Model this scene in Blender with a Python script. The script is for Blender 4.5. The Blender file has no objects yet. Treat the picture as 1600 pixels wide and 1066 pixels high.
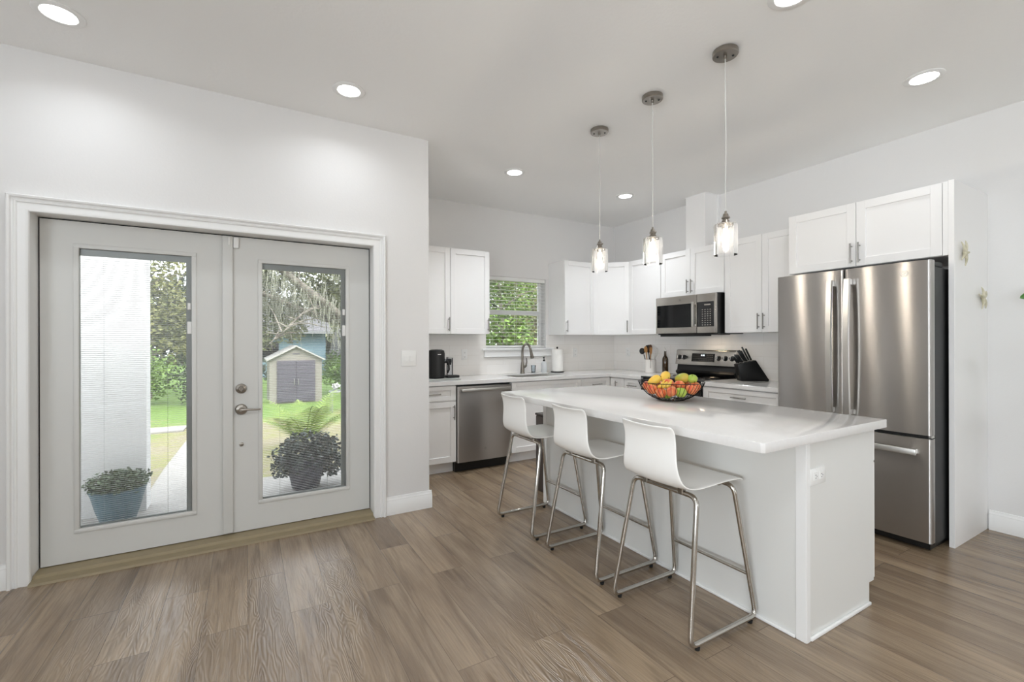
import bpy, bmesh, math, random
from mathutils import Matrix, Vector, Euler, noise as mnoise

# ------------------------------------------------------------------ camera, world, lights, exposure
SC = bpy.context.scene
COL = SC.collection
PI = math.pi
CAM_H = 1.3085
YAW = 0.5263
cam_d = bpy.data.cameras.new('camera')
cam_d.sensor_width = 36.0
cam_d.lens = 712.7 / 1600 * 36
cam_d.clip_start = 0.05
cam_d.clip_end = 200
cam = bpy.data.objects.new('camera', cam_d)
COL.objects.link(cam)
cam.matrix_world = (Matrix.Translation((0, 0, CAM_H)) @ Matrix.Rotation(-YAW, 4, 'Z')
                    @ Matrix.Rotation(PI / 2, 4, 'X') @ Matrix.Rotation(-0.0026, 4, 'Z'))
SC.camera = cam

SC.view_settings.view_transform = 'Standard'
SC.view_settings.look = 'None'
SC.view_settings.gamma = 1.0
SC.view_settings.use_curve_mapping = False
SC.view_settings.exposure = 0.10
try:
    SC.cycles.use_denoising = True
    SC.cycles.denoiser = 'OPENIMAGEDENOISE'
    SC.cycles.max_bounces = 10
    SC.cycles.diffuse_bounces = 6
    SC.cycles.transparent_max_bounces = 24
    SC.cycles.sample_clamp_indirect = 6.0
    SC.cycles.caustics_reflective = False
    SC.cycles.caustics_refractive = False
except Exception:
    pass

WORLD = bpy.data.worlds.new('overcast_sky')
SC.world = WORLD
WORLD.use_nodes = True
_bg = WORLD.node_tree.nodes['Background']
_bg.inputs[0].default_value = (0.90, 0.95, 1.0, 1)
_bg.inputs[1].default_value = 3.7

HC = 2.89        # ceiling height
XR = 4.44        # range wall
YB = 4.80        # sink wall
YD = 3.44        # french door wall
XC = 1.24        # where the door wall ends
XL = -3.2
YK = -4.2


def lamp(name, kind, loc, energy, color=(1, 1, 1), rot=(0, 0, 0), **kw):
    d = bpy.data.lights.new(name, kind)
    d.energy = energy
    d.color = color
    for k, v in kw.items():
        setattr(d, k, v)
    o = bpy.data.objects.new(name, d)
    o.location = loc
    o.rotation_euler = rot
    COL.objects.link(o)
    return o


lamp('sun', 'SUN', (0, 0, 10), 4.5, (1.0, 0.97, 0.92), (math.radians(38), math.radians(14), 0), angle=math.radians(25))
# added fill lights in the unseen rear and side windows, tilted up at the ceiling
lamp('fill_rear_window', 'AREA', (3.25, YK + 0.02, 1.5), 18, (0.87, 0.94, 1.0), (math.radians(90 + 52), 0, 0),
     shape='RECTANGLE', size=1.2, size_y=1.1)
lamp('fill_side_window', 'AREA', (XL + 0.02, -1.7, 1.25), 235, (0.87, 0.94, 1.0), (math.radians(90 + 57), 0, math.radians(-90)),
     shape='RECTANGLE', size=3.6, size_y=1.2)

# ------------------------------------------------------------------ helpers
def lin(r, g, b):
    f = lambda c: ((c / 255 + 0.055) / 1.055) ** 2.4 if c > 10.3 else c / 255 / 12.92
    return (f(r), f(g), f(b), 1)


def mat(name, color, rough=0.5, metal=0.0, spec=0.5, bump=0.0, bscale=40.0, vary=0.0, vscale=3.0, emit=None, estr=0.0,
        trans=0.0, ior=1.45, aniso=0.0, coat=0.0, color2=None, stretch=(1, 1, 1), sheen=0.0):
    m = bpy.data.materials.new(name)
    m.use_nodes = True
    nt = m.node_tree
    N, L = nt.nodes, nt.links
    p = N['Principled BSDF']
    p.inputs['Base Color'].default_value = color
    p.inputs['Roughness'].default_value = rough
    p.inputs['Metallic'].default_value = metal
    p.inputs['Specular IOR Level'].default_value = spec
    p.inputs['IOR'].default_value = ior
    p.inputs['Transmission Weight'].default_value = trans
    p.inputs['Anisotropic'].default_value = aniso
    p.inputs['Coat Weight'].default_value = coat
    if emit:
        p.inputs['Emission Color'].default_value = emit
        p.inputs['Emission Strength'].default_value = estr
    tc = N.new('ShaderNodeTexCoord')
    mp = N.new('ShaderNodeMapping')
    mp.inputs['Scale'].default_value = stretch
    L.new(tc.outputs['Object'], mp.inputs[0])
    if vary > 0 or color2:
        n = N.new('ShaderNodeTexNoise')
        n.inputs['Scale'].default_value = vscale
        n.inputs['Detail'].default_value = 6
        L.new(mp.outputs[0], n.inputs['Vector'])
        mx = N.new('ShaderNodeMix')
        mx.data_type = 'RGBA'
        c2 = color2 or tuple(min(1, c * (1 - vary)) for c in color[:3]) + (1,)
        mx.inputs[6].default_value = color
        mx.inputs[7].default_value = c2
        rp = N.new('ShaderNodeMapRange')
        rp.inputs[1].default_value = 0.38
        rp.inputs[2].default_value = 0.62
        L.new(n.outputs['Fac'], rp.inputs[0])
        L.new(rp.outputs[0], mx.inputs[0])
        L.new(mx.outputs[2], p.inputs['Base Color'])
    if bump > 0:
        n2 = N.new('ShaderNodeTexNoise')
        n2.inputs['Scale'].default_value = bscale
        n2.inputs['Detail'].default_value = 4
        L.new(mp.outputs[0], n2.inputs['Vector'])
        b = N.new('ShaderNodeBump')
        b.inputs['Strength'].default_value = bump
        b.inputs['Distance'].default_value = 0.01
        L.new(n2.outputs['Fac'], b.inputs['Height'])
        L.new(b.outputs[0], p.inputs['Normal'])
    return m


def glass_sheet(name, tint=(1, 1, 1, 1), refl=1.0, rough=0.0, bump=0.0):
    """clear pane: straight-through transparency with a Fresnel mirror on top"""
    m = bpy.data.materials.new(name)
    m.use_nodes = True
    nt = m.node_tree
    N, L = nt.nodes, nt.links
    N.remove(N['Principled BSDF'])
    t = N.new('ShaderNodeBsdfTransparent')
    t.inputs[0].default_value = tint
    g = N.new('ShaderNodeBsdfGlossy')
    g.inputs['Roughness'].default_value = rough
    fr = N.new('ShaderNodeFresnel')
    fr.inputs[0].default_value = 1.45
    mu = N.new('ShaderNodeMath')
    mu.operation = 'MULTIPLY'
    mu.inputs[1].default_value = refl
    mx = N.new('ShaderNodeMixShader')
    L.new(fr.outputs[0], mu.inputs[0])
    L.new(mu.outputs[0], mx.inputs[0])
    L.new(t.outputs[0], mx.inputs[1])
    L.new(g.outputs[0], mx.inputs[2])
    L.new(mx.outputs[0], N['Material Output'].inputs[0])
    if bump:
        tc = N.new('ShaderNodeTexCoord')
        v = N.new('ShaderNodeTexVoronoi')
        v.inputs['Scale'].default_value = 120
        b = N.new('ShaderNodeBump')
        b.inputs['Strength'].default_value = bump
        L.new(tc.outputs['Object'], v.inputs['Vector'])
        L.new(v.outputs['Distance'], b.inputs['Height'])
        L.new(b.outputs[0], g.inputs['Normal'])
        L.new(b.outputs[0], fr.inputs['Normal'])
    return m


class MB:
    """collects geometry for ONE mesh object"""
    def __init__(self):
        self.bm = bmesh.new()
        self.T = Matrix.Identity(4)

    def _merge(self, tmp, smooth=None):
        tmp.transform(self.T)
        me = bpy.data.meshes.new('tmp')
        tmp.to_mesh(me)
        tmp.free()
        self.bm.from_mesh(me)
        bpy.data.meshes.remove(me)
        return self

    def box(self, x0, x1, y0, y1, z0, z1, bev=0.0, seg=1):
        t = bmesh.new()
        bmesh.ops.create_cube(t, size=1)
        for v in t.verts:
            v.co = Vector(((x0 + x1) / 2 + v.co.x * (x1 - x0), (y0 + y1) / 2 + v.co.y * (y1 - y0), (z0 + z1) / 2 + v.co.z * (z1 - z0)))
        if bev > 0:
            bmesh.ops.bevel(t, geom=list(t.edges), offset=bev, segments=seg, profile=0.5, affect='EDGES')
        return self._merge(t)

    def cyl(self, p, q, r, r2=None, n=16, caps=True):
        p, q = Vector(p), Vector(q)
        d = q - p
        t = bmesh.new()
        bmesh.ops.create_cone(t, cap_ends=caps, segments=n, radius1=r, radius2=r if r2 is None else r2, depth=d.length)
        t.transform(Matrix.Translation((p + q) / 2) @ d.to_track_quat('Z', 'Y').to_matrix().to_4x4())
        return self._merge(t)

    def sph(self, c, r, sx=1, sy=1, sz=1, n=16, rot=None):
        t = bmesh.new()
        bmesh.ops.create_uvsphere(t, u_segments=n, v_segments=max(6, n * 2 // 3), radius=r)
        t.transform(Matrix.Translation(c) @ (rot.to_matrix().to_4x4() if rot else Matrix.Identity(4)) @ Matrix.Diagonal((sx, sy, sz, 1)))
        return self._merge(t)

    def lathe(self, prof, c=(0, 0, 0), n=32, axis='Z'):
        t = bmesh.new()
        rings = []
        for r, z in prof:
            if r < 1e-5:
                rings.append([t.verts.new((0, 0, z))])
            else:
                rings.append([t.verts.new((r * math.cos(2 * PI * k / n), r * math.sin(2 * PI * k / n), z)) for k in range(n)])
        for a, b in zip(rings, rings[1:]):
            for k in range(n):
                k2 = (k + 1) % n
                if len(a) == 1 and len(b) == 1:
                    continue
                if len(a) == 1:
                    t.faces.new((a[0], b[k2], b[k]))
                elif len(b) == 1:
                    t.faces.new((a[k], a[k2], b[0]))
                else:
                    t.faces.new((a[k], a[k2], b[k2], b[k]))
        M = Matrix.Translation(c)
        if axis == 'Y':
            M = M @ Matrix.Rotation(PI / 2, 4, 'X')
        if axis == 'X':
            M = M @ Matrix.Rotation(-PI / 2, 4, 'Y')
        t.transform(M)
        return self._merge(t)

    def tube(self, path, r, closed=False, n=10, rads=None):
        P = [Vector(p) for p in path]
        t = bmesh.new()
        rings = []
        m = len(P)
        prev = None
        for i, p in enumerate(P):
            a = P[(i - 1) % m] if (closed or i > 0) else p
            b = P[(i + 1) % m] if (closed or i < m - 1) else p
            d = (b - a).normalized()
            if prev is None:
                up = Vector((0, 0, 1)) if abs(d.z) < 0.9 else Vector((1, 0, 0))
                x = d.cross(up).normalized()
            else:
                x = (prev - d * prev.dot(d)).normalized()
            prev = x
            y = d.cross(x)
            rr = rads[i] if rads else r
            rings.append([t.verts.new(p + (x * math.cos(2 * PI * k / n) + y * math.sin(2 * PI * k / n)) * rr) for k in range(n)])
        for i in range(m if closed else m - 1):
            A, Bq = rings[i], rings[(i + 1) % m]
            off = 0
            if closed and i == m - 1:
                off = min(range(n), key=lambda o: (A[0].co - Bq[o].co).length)
            for k in range(n):
                t.faces.new((A[k], A[(k + 1) % n], Bq[(k + 1 + off) % n], Bq[(k + off) % n]))
        if not closed:
            t.faces.new(rings[0][::-1])
            t.faces.new(rings[-1])
        return self._merge(t)

    def prism(self, poly, a, b, plane='XZ', bev=0.0):
        """extrude polygon in plane between a and b along the remaining axis"""
        t = bmesh.new()
        def P(u, v, w):
            return {'XZ': (u, w, v), 'XY': (u, v, w), 'YZ': (w, u, v)}[plane]
        A = [t.verts.new(P(u, v, a)) for u, v in poly]
        Bq = [t.verts.new(P(u, v, b)) for u, v in poly]
        t.faces.new(A)
        t.faces.new(Bq[::-1])
        n = len(poly)
        for k in range(n):
            t.faces.new((A[k], Bq[k], Bq[(k + 1) % n], A[(k + 1) % n]))
        bmesh.ops.recalc_face_normals(t, faces=list(t.faces))
        if bev > 0:
            bmesh.ops.bevel(t, geom=list(t.edges), offset=bev, segments=2, profile=0.5, affect='EDGES')
        return self._merge(t)

    def grid(self, fn, nu, nv):
        t = bmesh.new()
        V = [[t.verts.new(fn(i / nu, j / nv)) for j in range(nv + 1)] for i in range(nu + 1)]
        for i in range(nu):
            for j in range(nv):
                t.faces.new((V[i][j], V[i + 1][j], V[i + 1][j + 1], V[i][j + 1]))
        return self._merge(t)

    def quad(self, *pts):
        vs = [self.bm.verts.new(self.T @ Vector(p)) for p in pts]
        self.bm.faces.new(vs)
        return self


def origin(o):
    v = Vector((0, 0, 0))
    while o is not None:
        v = v + o.location
        o = o.parent
    return v


def add(name, mb, material, parent=None, angle=35, mods=None, **props):
    """link the builder as ONE mesh object; geometry is given in the coordinates of the place"""
    off = origin(parent) if parent is not None else Vector((0, 0, 0))
    if off.length > 0:
        mb.bm.transform(Matrix.Translation(-off))
    me = bpy.data.meshes.new(name)
    mb.bm.to_mesh(me)
    mb.bm.free()
    for p in me.polygons:
        p.use_smooth = True
    me.set_sharp_from_angle(angle=math.radians(angle))
    me.materials.append(material)
    o = bpy.data.objects.new(name, me)
    COL.objects.link(o)
    if parent is not None:
        o.parent = parent
    for k, v in props.items():
        o[k] = v
    return o


def thing(name, label, cat, loc=(0, 0, 0), group=None, kind=None):
    o = bpy.data.objects.new(name, None)
    o.empty_display_size = 0.1
    o.location = loc
    COL.objects.link(o)
    if label:
        o['label'] = label
        o['category'] = cat
    if group:
        o['group'] = group
    if kind:
        o['kind'] = kind
    return o


def tag(o, label, cat, group=None):
    o['label'] = label
    o['category'] = cat
    if group:
        o['group'] = group
    return o


def struct(name, mb, material, **kw):
    o = add(name, mb, material, **kw)
    o['kind'] = 'structure'
    return o


def dup(root, loc, label, rotz=None):
    r = root.copy()
    COL.objects.link(r)
    r.location = loc
    if rotz is not None:
        r.rotation_euler = (0, 0, rotz)
    r['label'] = label
    for ch in list(root.children):
        c = ch.copy()
        COL.objects.link(c)
        c.parent = r
        for g in list(ch.children):
            d = g.copy()
            COL.objects.link(d)
            d.parent = c
    return r


# ------------------------------------------------------------------ materials
M = {}
M['wall'] = mat('wall_paint', lin(227, 226, 225), 0.7, bump=0.05, bscale=90, spec=0.3)
M['ceiling'] = mat('ceiling_paint', lin(245, 245, 244), 0.85, bump=0.10, bscale=45, spec=0.2)
M['trim'] = mat('trim_paint', lin(238, 238, 237), 0.35)
M['cab'] = mat('cabinet_lacquer', lin(240, 239, 238), 0.38, vary=0.01)
M['doorp'] = mat('door_paint', lin(214, 214, 211), 0.4)
M['ispanel_shade'] = mat('island_panel_shaded', lin(224, 224, 221), 0.35)  # cabinet white greyed to carry the shade under the worktop
M['quartz'] = mat('white_quartz', lin(226, 224, 222), 0.12, vary=0.02, vscale=60, spec=0.55)
M['steel'] = mat('brushed_steel', lin(186, 183, 180), 0.30, 1.0, aniso=0.98, bump=0.13, bscale=2.2, stretch=(1, 1, 0.25))
def brushed(m_, rot):
    nt = m_.node_tree
    tg = nt.nodes.new('ShaderNodeTangent')
    tg.direction_type = 'RADIAL'
    tg.axis = 'Z'
    p = nt.nodes['Principled BSDF']
    nt.links.new(tg.outputs[0], p.inputs['Tangent'])
    p.inputs['Anisotropic Rotation'].default_value = rot
    return m_


brushed(M['steel'], 0.25)
M['steelh'] = mat('satin_handle_steel', lin(218, 216, 212), 0.36, 1.0)
M['chrome'] = mat('chrome', lin(196, 192, 186), 0.13, 1.0)
M['nickel'] = mat('brushed_nickel', lin(158, 152, 144), 0.28, 1.0)
M['pull'] = mat('cabinet_pull_nickel', lin(150, 147, 143), 0.30, 1.0)
M['blackg'] = mat('black_glass', lin(16, 17, 19), 0.05, spec=0.6)
M['blackp'] = mat('black_plastic', lin(22, 22, 22), 0.38)
M['darkside'] = mat('charcoal_enamel', lin(34, 35, 35), 0.45, bump=0.03, bscale=200)
M['rubber'] = mat('black_rubber', lin(20, 20, 20), 0.8)
M['white'] = mat('white_plastic', lin(236, 236, 234), 0.4)
M['stool'] = mat('stool_shell_plastic', lin(247, 246, 243), 0.22)
M['pane'] = glass_sheet('window_glass')
M['shade'] = glass_sheet('pendant_glass', (1, 1, 1, 1), 1.0, 0.06, 0.0)
_nt = M['shade'].node_tree
_tr = _nt.nodes.new('ShaderNodeBsdfTranslucent')
_tr.inputs[0].default_value = (0.95, 0.95, 0.95, 1)
_m2 = _nt.nodes.new('ShaderNodeMixShader')
_m2.inputs[0].default_value = 0.010
_src = _nt.nodes['Material Output'].inputs[0].links[0].from_socket
_nt.links.new(_src, _m2.inputs[1])
_nt.links.new(_tr.outputs[0], _m2.inputs[2])
_nt.links.new(_m2.outputs[0], _nt.nodes['Material Output'].inputs[0])
M['clearp'] = glass_sheet('clear_plastic', (0.88, 0.91, 0.93, 1), 1.3, 0.05)
M['bulb'] = mat('warm_bulb', (1, 1, 1, 1), 0.4, emit=(1.0, 0.90, 0.76, 1), estr=190)
M['led'] = mat('ceiling_light_diffuser', (1, 1, 1, 1), 0.4, emit=(1.0, 0.985, 0.96, 1), estr=13)
M['thresh'] = mat('bronze_threshold', lin(146, 132, 104), 0.45, 0.0, vary=0.06, vscale=20)
M['terra'] = mat('dark_bin_panel', lin(74, 67, 64), 0.42)


def floor_material():
    m = bpy.data.materials.new('vinyl_plank_floor')
    m.use_nodes = True
    nt = m.node_tree
    N, L = nt.nodes, nt.links
    p = N['Principled BSDF']
    tc = N.new('ShaderNodeTexCoord')
    rot = N.new('ShaderNodeMapping')
    rot.inputs['Rotation'].default_value = (0, 0, PI / 2)
    L.new(tc.outputs['Object'], rot.inputs[0])
    br = N.new('ShaderNodeTexBrick')
    br.offset = 0.37
    br.offset_frequency = 2
    br.inputs['Scale'].default_value = 1.0
    br.inputs['Brick Width'].default_value = 1.22
    br.inputs['Row Height'].default_value = 0.18
    br.inputs['Mortar Size'].default_value = 0.0011
    br.inputs['Mortar Smooth'].default_value = 0.2
    br.inputs['Bias'].default_value = 0.0
    br.inputs['Color1'].default_value = (0, 0, 0, 1)
    br.inputs['Color2'].default_value = (1, 1, 1, 1)
    br.inputs['Mortar'].default_value = (0.5, 0.5, 0.5, 1)
    L.new(rot.outputs[0], br.inputs['Vector'])
    # every plank shifts its own grain
    off = N.new('ShaderNodeVectorMath')
    off.operation = 'MULTIPLY_ADD'
    L.new(br.outputs['Color'], off.inputs[0])
    off.inputs[1].default_value = (7.3, 13.1, 5.7)
    L.new(tc.outputs['Object'], off.inputs[2])

    def nz(scale, stretch, detail=5, dist=0.0):
        mp = N.new('ShaderNodeMapping')
        mp.inputs['Scale'].default_value = stretch
        L.new(off.outputs[0], mp.inputs[0])
        n = N.new('ShaderNodeTexNoise')
        n.inputs['Scale'].default_value = scale
        n.inputs['Detail'].default_value = detail
        n.inputs['Distortion'].default_value = dist
        L.new(mp.outputs[0], n.inputs['Vector'])
        return n
    broad = nz(1.0, (6, 0.9, 1), 4, 0.6)
    streak = nz(1.0, (16, 1.1, 1), 6, 1.2)
    fine = nz(1.0, (150, 5, 1), 3, 0.3)
    ramp = N.new('ShaderNodeValToRGB')
    ramp.color_ramp.elements[0].position = 0.30
    ramp.color_ramp.elements[0].color = lin(122, 103, 83)
    ramp.color_ramp.elements[1].position = 0.70
    ramp.color_ramp.elements[1].color = lin(158, 138, 114)
    L.new(broad.outputs['Fac'], ramp.inputs[0])
    # plank-to-plank tone
    hs = N.new('ShaderNodeMix')
    hs.data_type = 'RGBA'
    hs.blend_type = 'MULTIPLY'
    tone = N.new('ShaderNodeValToRGB')
    tone.color_ramp.elements[0].color = (0.89, 0.885, 0.88, 1)
    tone.color_ramp.elements[1].color = (1.07, 1.065, 1.05, 1)
    L.new(br.outputs['Color'], tone.inputs[0])
    hs.inputs[0].default_value = 1.0
    L.new(ramp.outputs[0], hs.inputs[6])
    L.new(tone.outputs[0], hs.inputs[7])
    # dark cathedral streaks
    r2 = N.new('ShaderNodeValToRGB')
    r2.color_ramp.elements[0].position = 0.30
    r2.color_ramp.elements[0].color = (0.56, 0.53, 0.50, 1)
    r2.color_ramp.elements[1].position = 0.48
    r2.color_ramp.elements[1].color = (1, 1, 1, 1)
    L.new(streak.outputs['Fac'], r2.inputs[0])
    m2 = N.new('ShaderNodeMix')
    m2.data_type = 'RGBA'
    m2.blend_type = 'MULTIPLY'
    m2.inputs[0].default_value = 0.75
    L.new(hs.outputs[2], m2.inputs[6])
    L.new(r2.outputs[0], m2.inputs[7])
    r3 = N.new('ShaderNodeValToRGB')
    r3.color_ramp.elements[0].position = 0.35
    r3.color_ramp.elements[0].color = (0.84, 0.83, 0.82, 1)
    r3.color_ramp.elements[1].position = 0.6
    r3.color_ramp.elements[1].color = (1.03, 1.03, 1.03, 1)
    L.new(fine.outputs['Fac'], r3.inputs[0])
    m3 = N.new('ShaderNodeMix')
    m3.data_type = 'RGBA'
    m3.blend_type = 'MULTIPLY'
    m3.inputs[0].default_value = 1.0
    L.new(m2.outputs[2], m3.inputs[6])
    L.new(r3.outputs[0], m3.inputs[7])
    # seams
    m4 = N.new('ShaderNodeMix')
    m4.data_type = 'RGBA'
    L.new(br.outputs['Fac'], m4.inputs[0])
    L.new(m3.outputs[2], m4.inputs[6])
    m4.inputs[7].default_value = lin(84, 68, 52)
    L.new(m4.outputs[2], p.inputs['Base Color'])
    # embossed grain: wavy rings stretched along the plank
    mpw = N.new('ShaderNodeMapping')
    mpw.inputs['Scale'].default_value = (9.0, 1.3, 1)
    L.new(off.outputs[0], mpw.inputs[0])
    wn = N.new('ShaderNodeTexNoise')
    wn.inputs['Scale'].default_value = 1.2
    wn.inputs['Detail'].default_value = 2
    L.new(mpw.outputs[0], wn.inputs['Vector'])
    mul = N.new('ShaderNodeMath')
    mul.operation = 'MULTIPLY'
    mul.inputs[1].default_value = 150.0
    L.new(wn.outputs['Fac'], mul.inputs[0])
    sn = N.new('ShaderNodeMath')
    sn.operation = 'SINE'
    L.new(mul.outputs[0], sn.inputs[0])
    b = N.new('ShaderNodeBump')
    b.inputs['Strength'].default_value = 0.18
    b.inputs['Distance'].default_value = 0.002
    L.new(sn.outputs[0], b.inputs['Height'])
    b2 = N.new('ShaderNodeBump')
    b2.inputs['Strength'].default_value = 0.25
    b2.inputs['Distance'].default_value = 0.002
    b2.invert = True
    L.new(br.outputs['Fac'], b2.inputs['Height'])
    L.new(b.outputs[0], b2.inputs['Normal'])
    L.new(b2.outputs[0], p.inputs['Normal'])
    p.inputs['Roughness'].default_value = 0.27
    p.inputs['Specular IOR Level'].default_value = 0.95
    return m


def tile_material(name, axis):
    """faint glossy white wall tile"""
    m = bpy.data.materials.new(name)
    m.use_nodes = True
    nt = m.node_tree
    N, L = nt.nodes, nt.links
    p = N['Principled BSDF']
    tc = N.new('ShaderNodeTexCoord')
    mp = N.new('ShaderNodeMapping')
    mp.inputs['Rotation'].default_value = (PI / 2, 0, 0) if axis == 'X' else (PI / 2, 0, PI / 2)
    sep = N.new('ShaderNodeSeparateXYZ')
    cmb = N.new('ShaderNodeCombineXYZ')
    L.new(tc.outputs['Object'], sep.inputs[0])
    L.new(sep.outputs[0 if axis == 'X' else 1], cmb.inputs[0])
    L.new(sep.outputs[2], cmb.inputs[1])
    ad = N.new('ShaderNodeVectorMath')
    ad.operation = 'ADD'
    ad.inputs[1].default_value = (0.1, -0.915, 0)
    L.new(cmb.outputs[0], ad.inputs[0])
    br = N.new('ShaderNodeTexBrick')
    br.inputs['Scale'].default_value = 1
    br.inputs['Brick Width'].default_value = 0.46
    br.inputs['Row Height'].default_value = 0.115
    br.inputs['Mortar Size'].default_value = 0.0014
    br.inputs['Mortar Smooth'].default_value = 0.3
    br.inputs['Color1'].default_value = lin(240, 237, 233)
    br.inputs['Color2'].default_value = lin(243, 241, 238)
    br.inputs['Mortar'].default_value = lin(226, 221, 215)
    L.new(ad.outputs[0], br.inputs['Vector'])
    L.new(br.outputs['Color'], p.inputs['Base Color'])
    b = N.new('ShaderNodeBump')
    b.invert = True
    b.inputs['Strength'].default_value = 0.3
    b.inputs['Distance'].default_value = 0.002
    L.new(br.outputs['Fac'], b.inputs['Height'])
    L.new(b.outputs[0], p.inputs['Normal'])
    p.inputs['Roughness'].default_value = 0.18
    N.remove(mp)
    return m


M['floor'] = floor_material()
M['tileX'] = tile_material('backsplash_tile_sink_side', 'X')
M['tileY'] = tile_material('backsplash_tile_range_side', 'Y')

# ------------------------------------------------------------------ room shell
TH = 0.16
m = MB().box(XL - TH, XR + TH, YK - TH, YD, -0.12, 0.0).box(XC - TH, XR + TH, YD, YB + TH, -0.12, 0.0)
struct('floor', m, M['floor'])
m = MB().box(XL - TH, XR + TH, YK - TH, YD + TH, HC, HC + 0.12).box(XC - TH, XR + TH, YD + TH, YB + TH, HC, HC + 0.12)
struct('ceiling', m, M['ceiling'])
# french door wall, opening x -1.03..0.826, z 0..2.035
OX0, OX1, OZ = -1.03, 0.826, 2.03
m = MB().box(XL, OX0, YD, YD + TH, 0, HC).box(OX1, XC, YD, YD + TH, 0, HC).box(OX0, OX1, YD, YD + TH, OZ, HC)
struct('wall_front', m, M['wall'])
struct('wall_return', MB().box(XC - TH, XC, YD + TH, YB + TH, 0, HC), M['wall'])
WX0, WX1, WZ0, WZ1 = 2.43, 3.285, 1.222, 2.085
m = MB().box(XC, WX0, YB, YB + TH, 0, HC).box(WX1, XR + TH, YB, YB + TH, 0, HC)
m.box(WX0, WX1, YB, YB + TH, 0, WZ0).box(WX0, WX1, YB, YB + TH, WZ1, HC)
struct('wall_sink', m, M['wall'])
struct('wall_right', MB().box(XR, XR + TH, YK, YB, 0, HC), M['wall'])
m = MB().box(XL - TH, XL, YK, -3.6, 0, HC).box(XL - TH, XL, 0.2, YD + TH, 0, HC).box(XL - TH, XL, -3.6, 0.2, 0, 0.6).box(XL - TH, XL, -3.6, 0.2, 2.3, HC)
struct('wall_left', m, M['wall'])
m = MB().box(XL - TH, 2.6, YK - TH, YK, 0, HC).box(3.9, XR + TH, YK - TH, YK, 0, HC).box(2.6, 3.9, YK - TH, YK, 0, 0.95).box(2.6, 3.9, YK - TH, YK, 2.2, HC)
struct('wall_back', m, M['wall'])


def window_frame(name, x0, x1, y0, y1, z0, z1, along):
    t = thing(name, None, None, ((x0 + x1) / 2, (y0 + y1) / 2, z0), kind='structure')
    f = MB()
    w = 0.05
    if along == 'X':
        f.box(x0, x1, y0, y1, z0, z0 + w).box(x0, x1, y0, y1, z1 - w, z1).box(x0, x0 + w, y0, y1, z0 + w, z1 - w).box(x1 - w, x1, y0, y1, z0 + w, z1 - w)
        xm = (x0 + x1) / 2
        f.box(xm - 0.03, xm + 0.03, y0, y1, z0 + w, z1 - w)
        g = MB().box(x0 + w, x1 - w, (y0 + y1) / 2 - 0.003, (y0 + y1) / 2 + 0.003, z0 + w, z1 - w)
    else:
        f.box(x0, x1, y0, y1, z0, z0 + w).box(x0, x1, y0, y1, z1 - w, z1).box(x0, x1, y0, y0 + w, z0 + w, z1 - w).box(x0, x1, y1 - w, y1, z0 + w, z1 - w)
        g = MB().box((x0 + x1) / 2 - 0.003, (x0 + x1) / 2 + 0.003, y0 + w, y1 - w, z0 + w, z1 - w)
    add('window_frame', f, M['trim'], t)
    add('pane', g, M['pane'], t)


window_frame('added_window_rear', 2.6, 3.9, YK - 0.12, YK - 0.07, 0.95, 2.2, 'X')  # added window out of view, opened to bring in fill daylight
window_frame('added_window_side', XL - 0.12, XL - 0.07, -3.6, 0.2, 0.6, 2.3, 'Y')  # second added opening, unseen, for light from the side


def baseboard(name, x0, y0, x1, y1, nx, ny, ends=(0, 0)):
    """profiled skirting along a wall; (nx, ny) points into the room"""
    prof = [(0, 0), (0.018, 0), (0.018, 0.098), (0.014, 0.104), (0.014, 0.112), (0.009, 0.118), (0.007, 0.132), (0, 0.134)]
    m = MB()
    dx, dy = x1 - x0, y1 - y0
    ln = math.hypot(dx, dy)
    R = Matrix(((dx / ln, nx, 0, x0), (dy / ln, ny, 0, y0), (0, 0, 1, 0), (0, 0, 0, 1)))
    m.T = R
    m.prism(prof, -ends[0], ln + ends[1], 'YZ')
    bmesh.ops.recalc_face_normals(m.bm, faces=list(m.bm.faces))
    struct(name, m, M['trim'])


baseboard('baseboard_front_left', XL, YD, -1.097, YD, 0, -1)
baseboard('baseboard_front_right', 0.894, YD, XC, YD, 0, -1, (0, 0.018))
baseboard('baseboard_return', XC, YD, XC, 4.2, 1, 0, (0, 0))
baseboard('baseboard_right', XR, 1.07, XR, YK, -1, 0)
baseboard('baseboard_left', XL, YK, XL, YD, 1, 0)
baseboard('baseboard_back', XR, YK, XL, YK, 0, 1)

# --- door casing (profiled, mitred)
def casing_ring(w_in, w_out, y0, y1):
    pass


m = MB()
prof = [(0.0, 0.010), (0.004, 0.017), (0.012, 0.019), (0.046, 0.014), (0.050, 0.021), (0.057, 0.023), (0.061, 0.017), (0.068, 0.020), (0.072, 0.031), (0.081, 0.034), (0.087, 0.028), (0.088, 0.0), (0.0, 0.0)]
ix0, ix1, iz = -1.012, 0.808, 2.012
# left, right and head as strips of the same profile with mitred corners
def strip(pts_fn):
    t = bmesh.new()
    rows = []
    for o, d in prof:
        rows.append([t.verts.new(p) for p in pts_fn(o, d)])
    n = len(rows)
    for i in range(n):
        a, b = rows[i], rows[(i + 1) % n]
        for k in range(len(a) - 1):
            t.faces.new((a[k], a[k + 1], b[k + 1], b[k]))
    bmesh.ops.recalc_face_normals(t, faces=list(t.faces))
    m._merge(t)


strip(lambda o, d: [(ix0 - o, YD - d, 0), (ix0 - o, YD - d, iz + o), (ix1 + o, YD - d, iz + o), (ix1 + o, YD - d, 0)])
struct('trim_1', m, M['trim'], angle=20)
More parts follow.
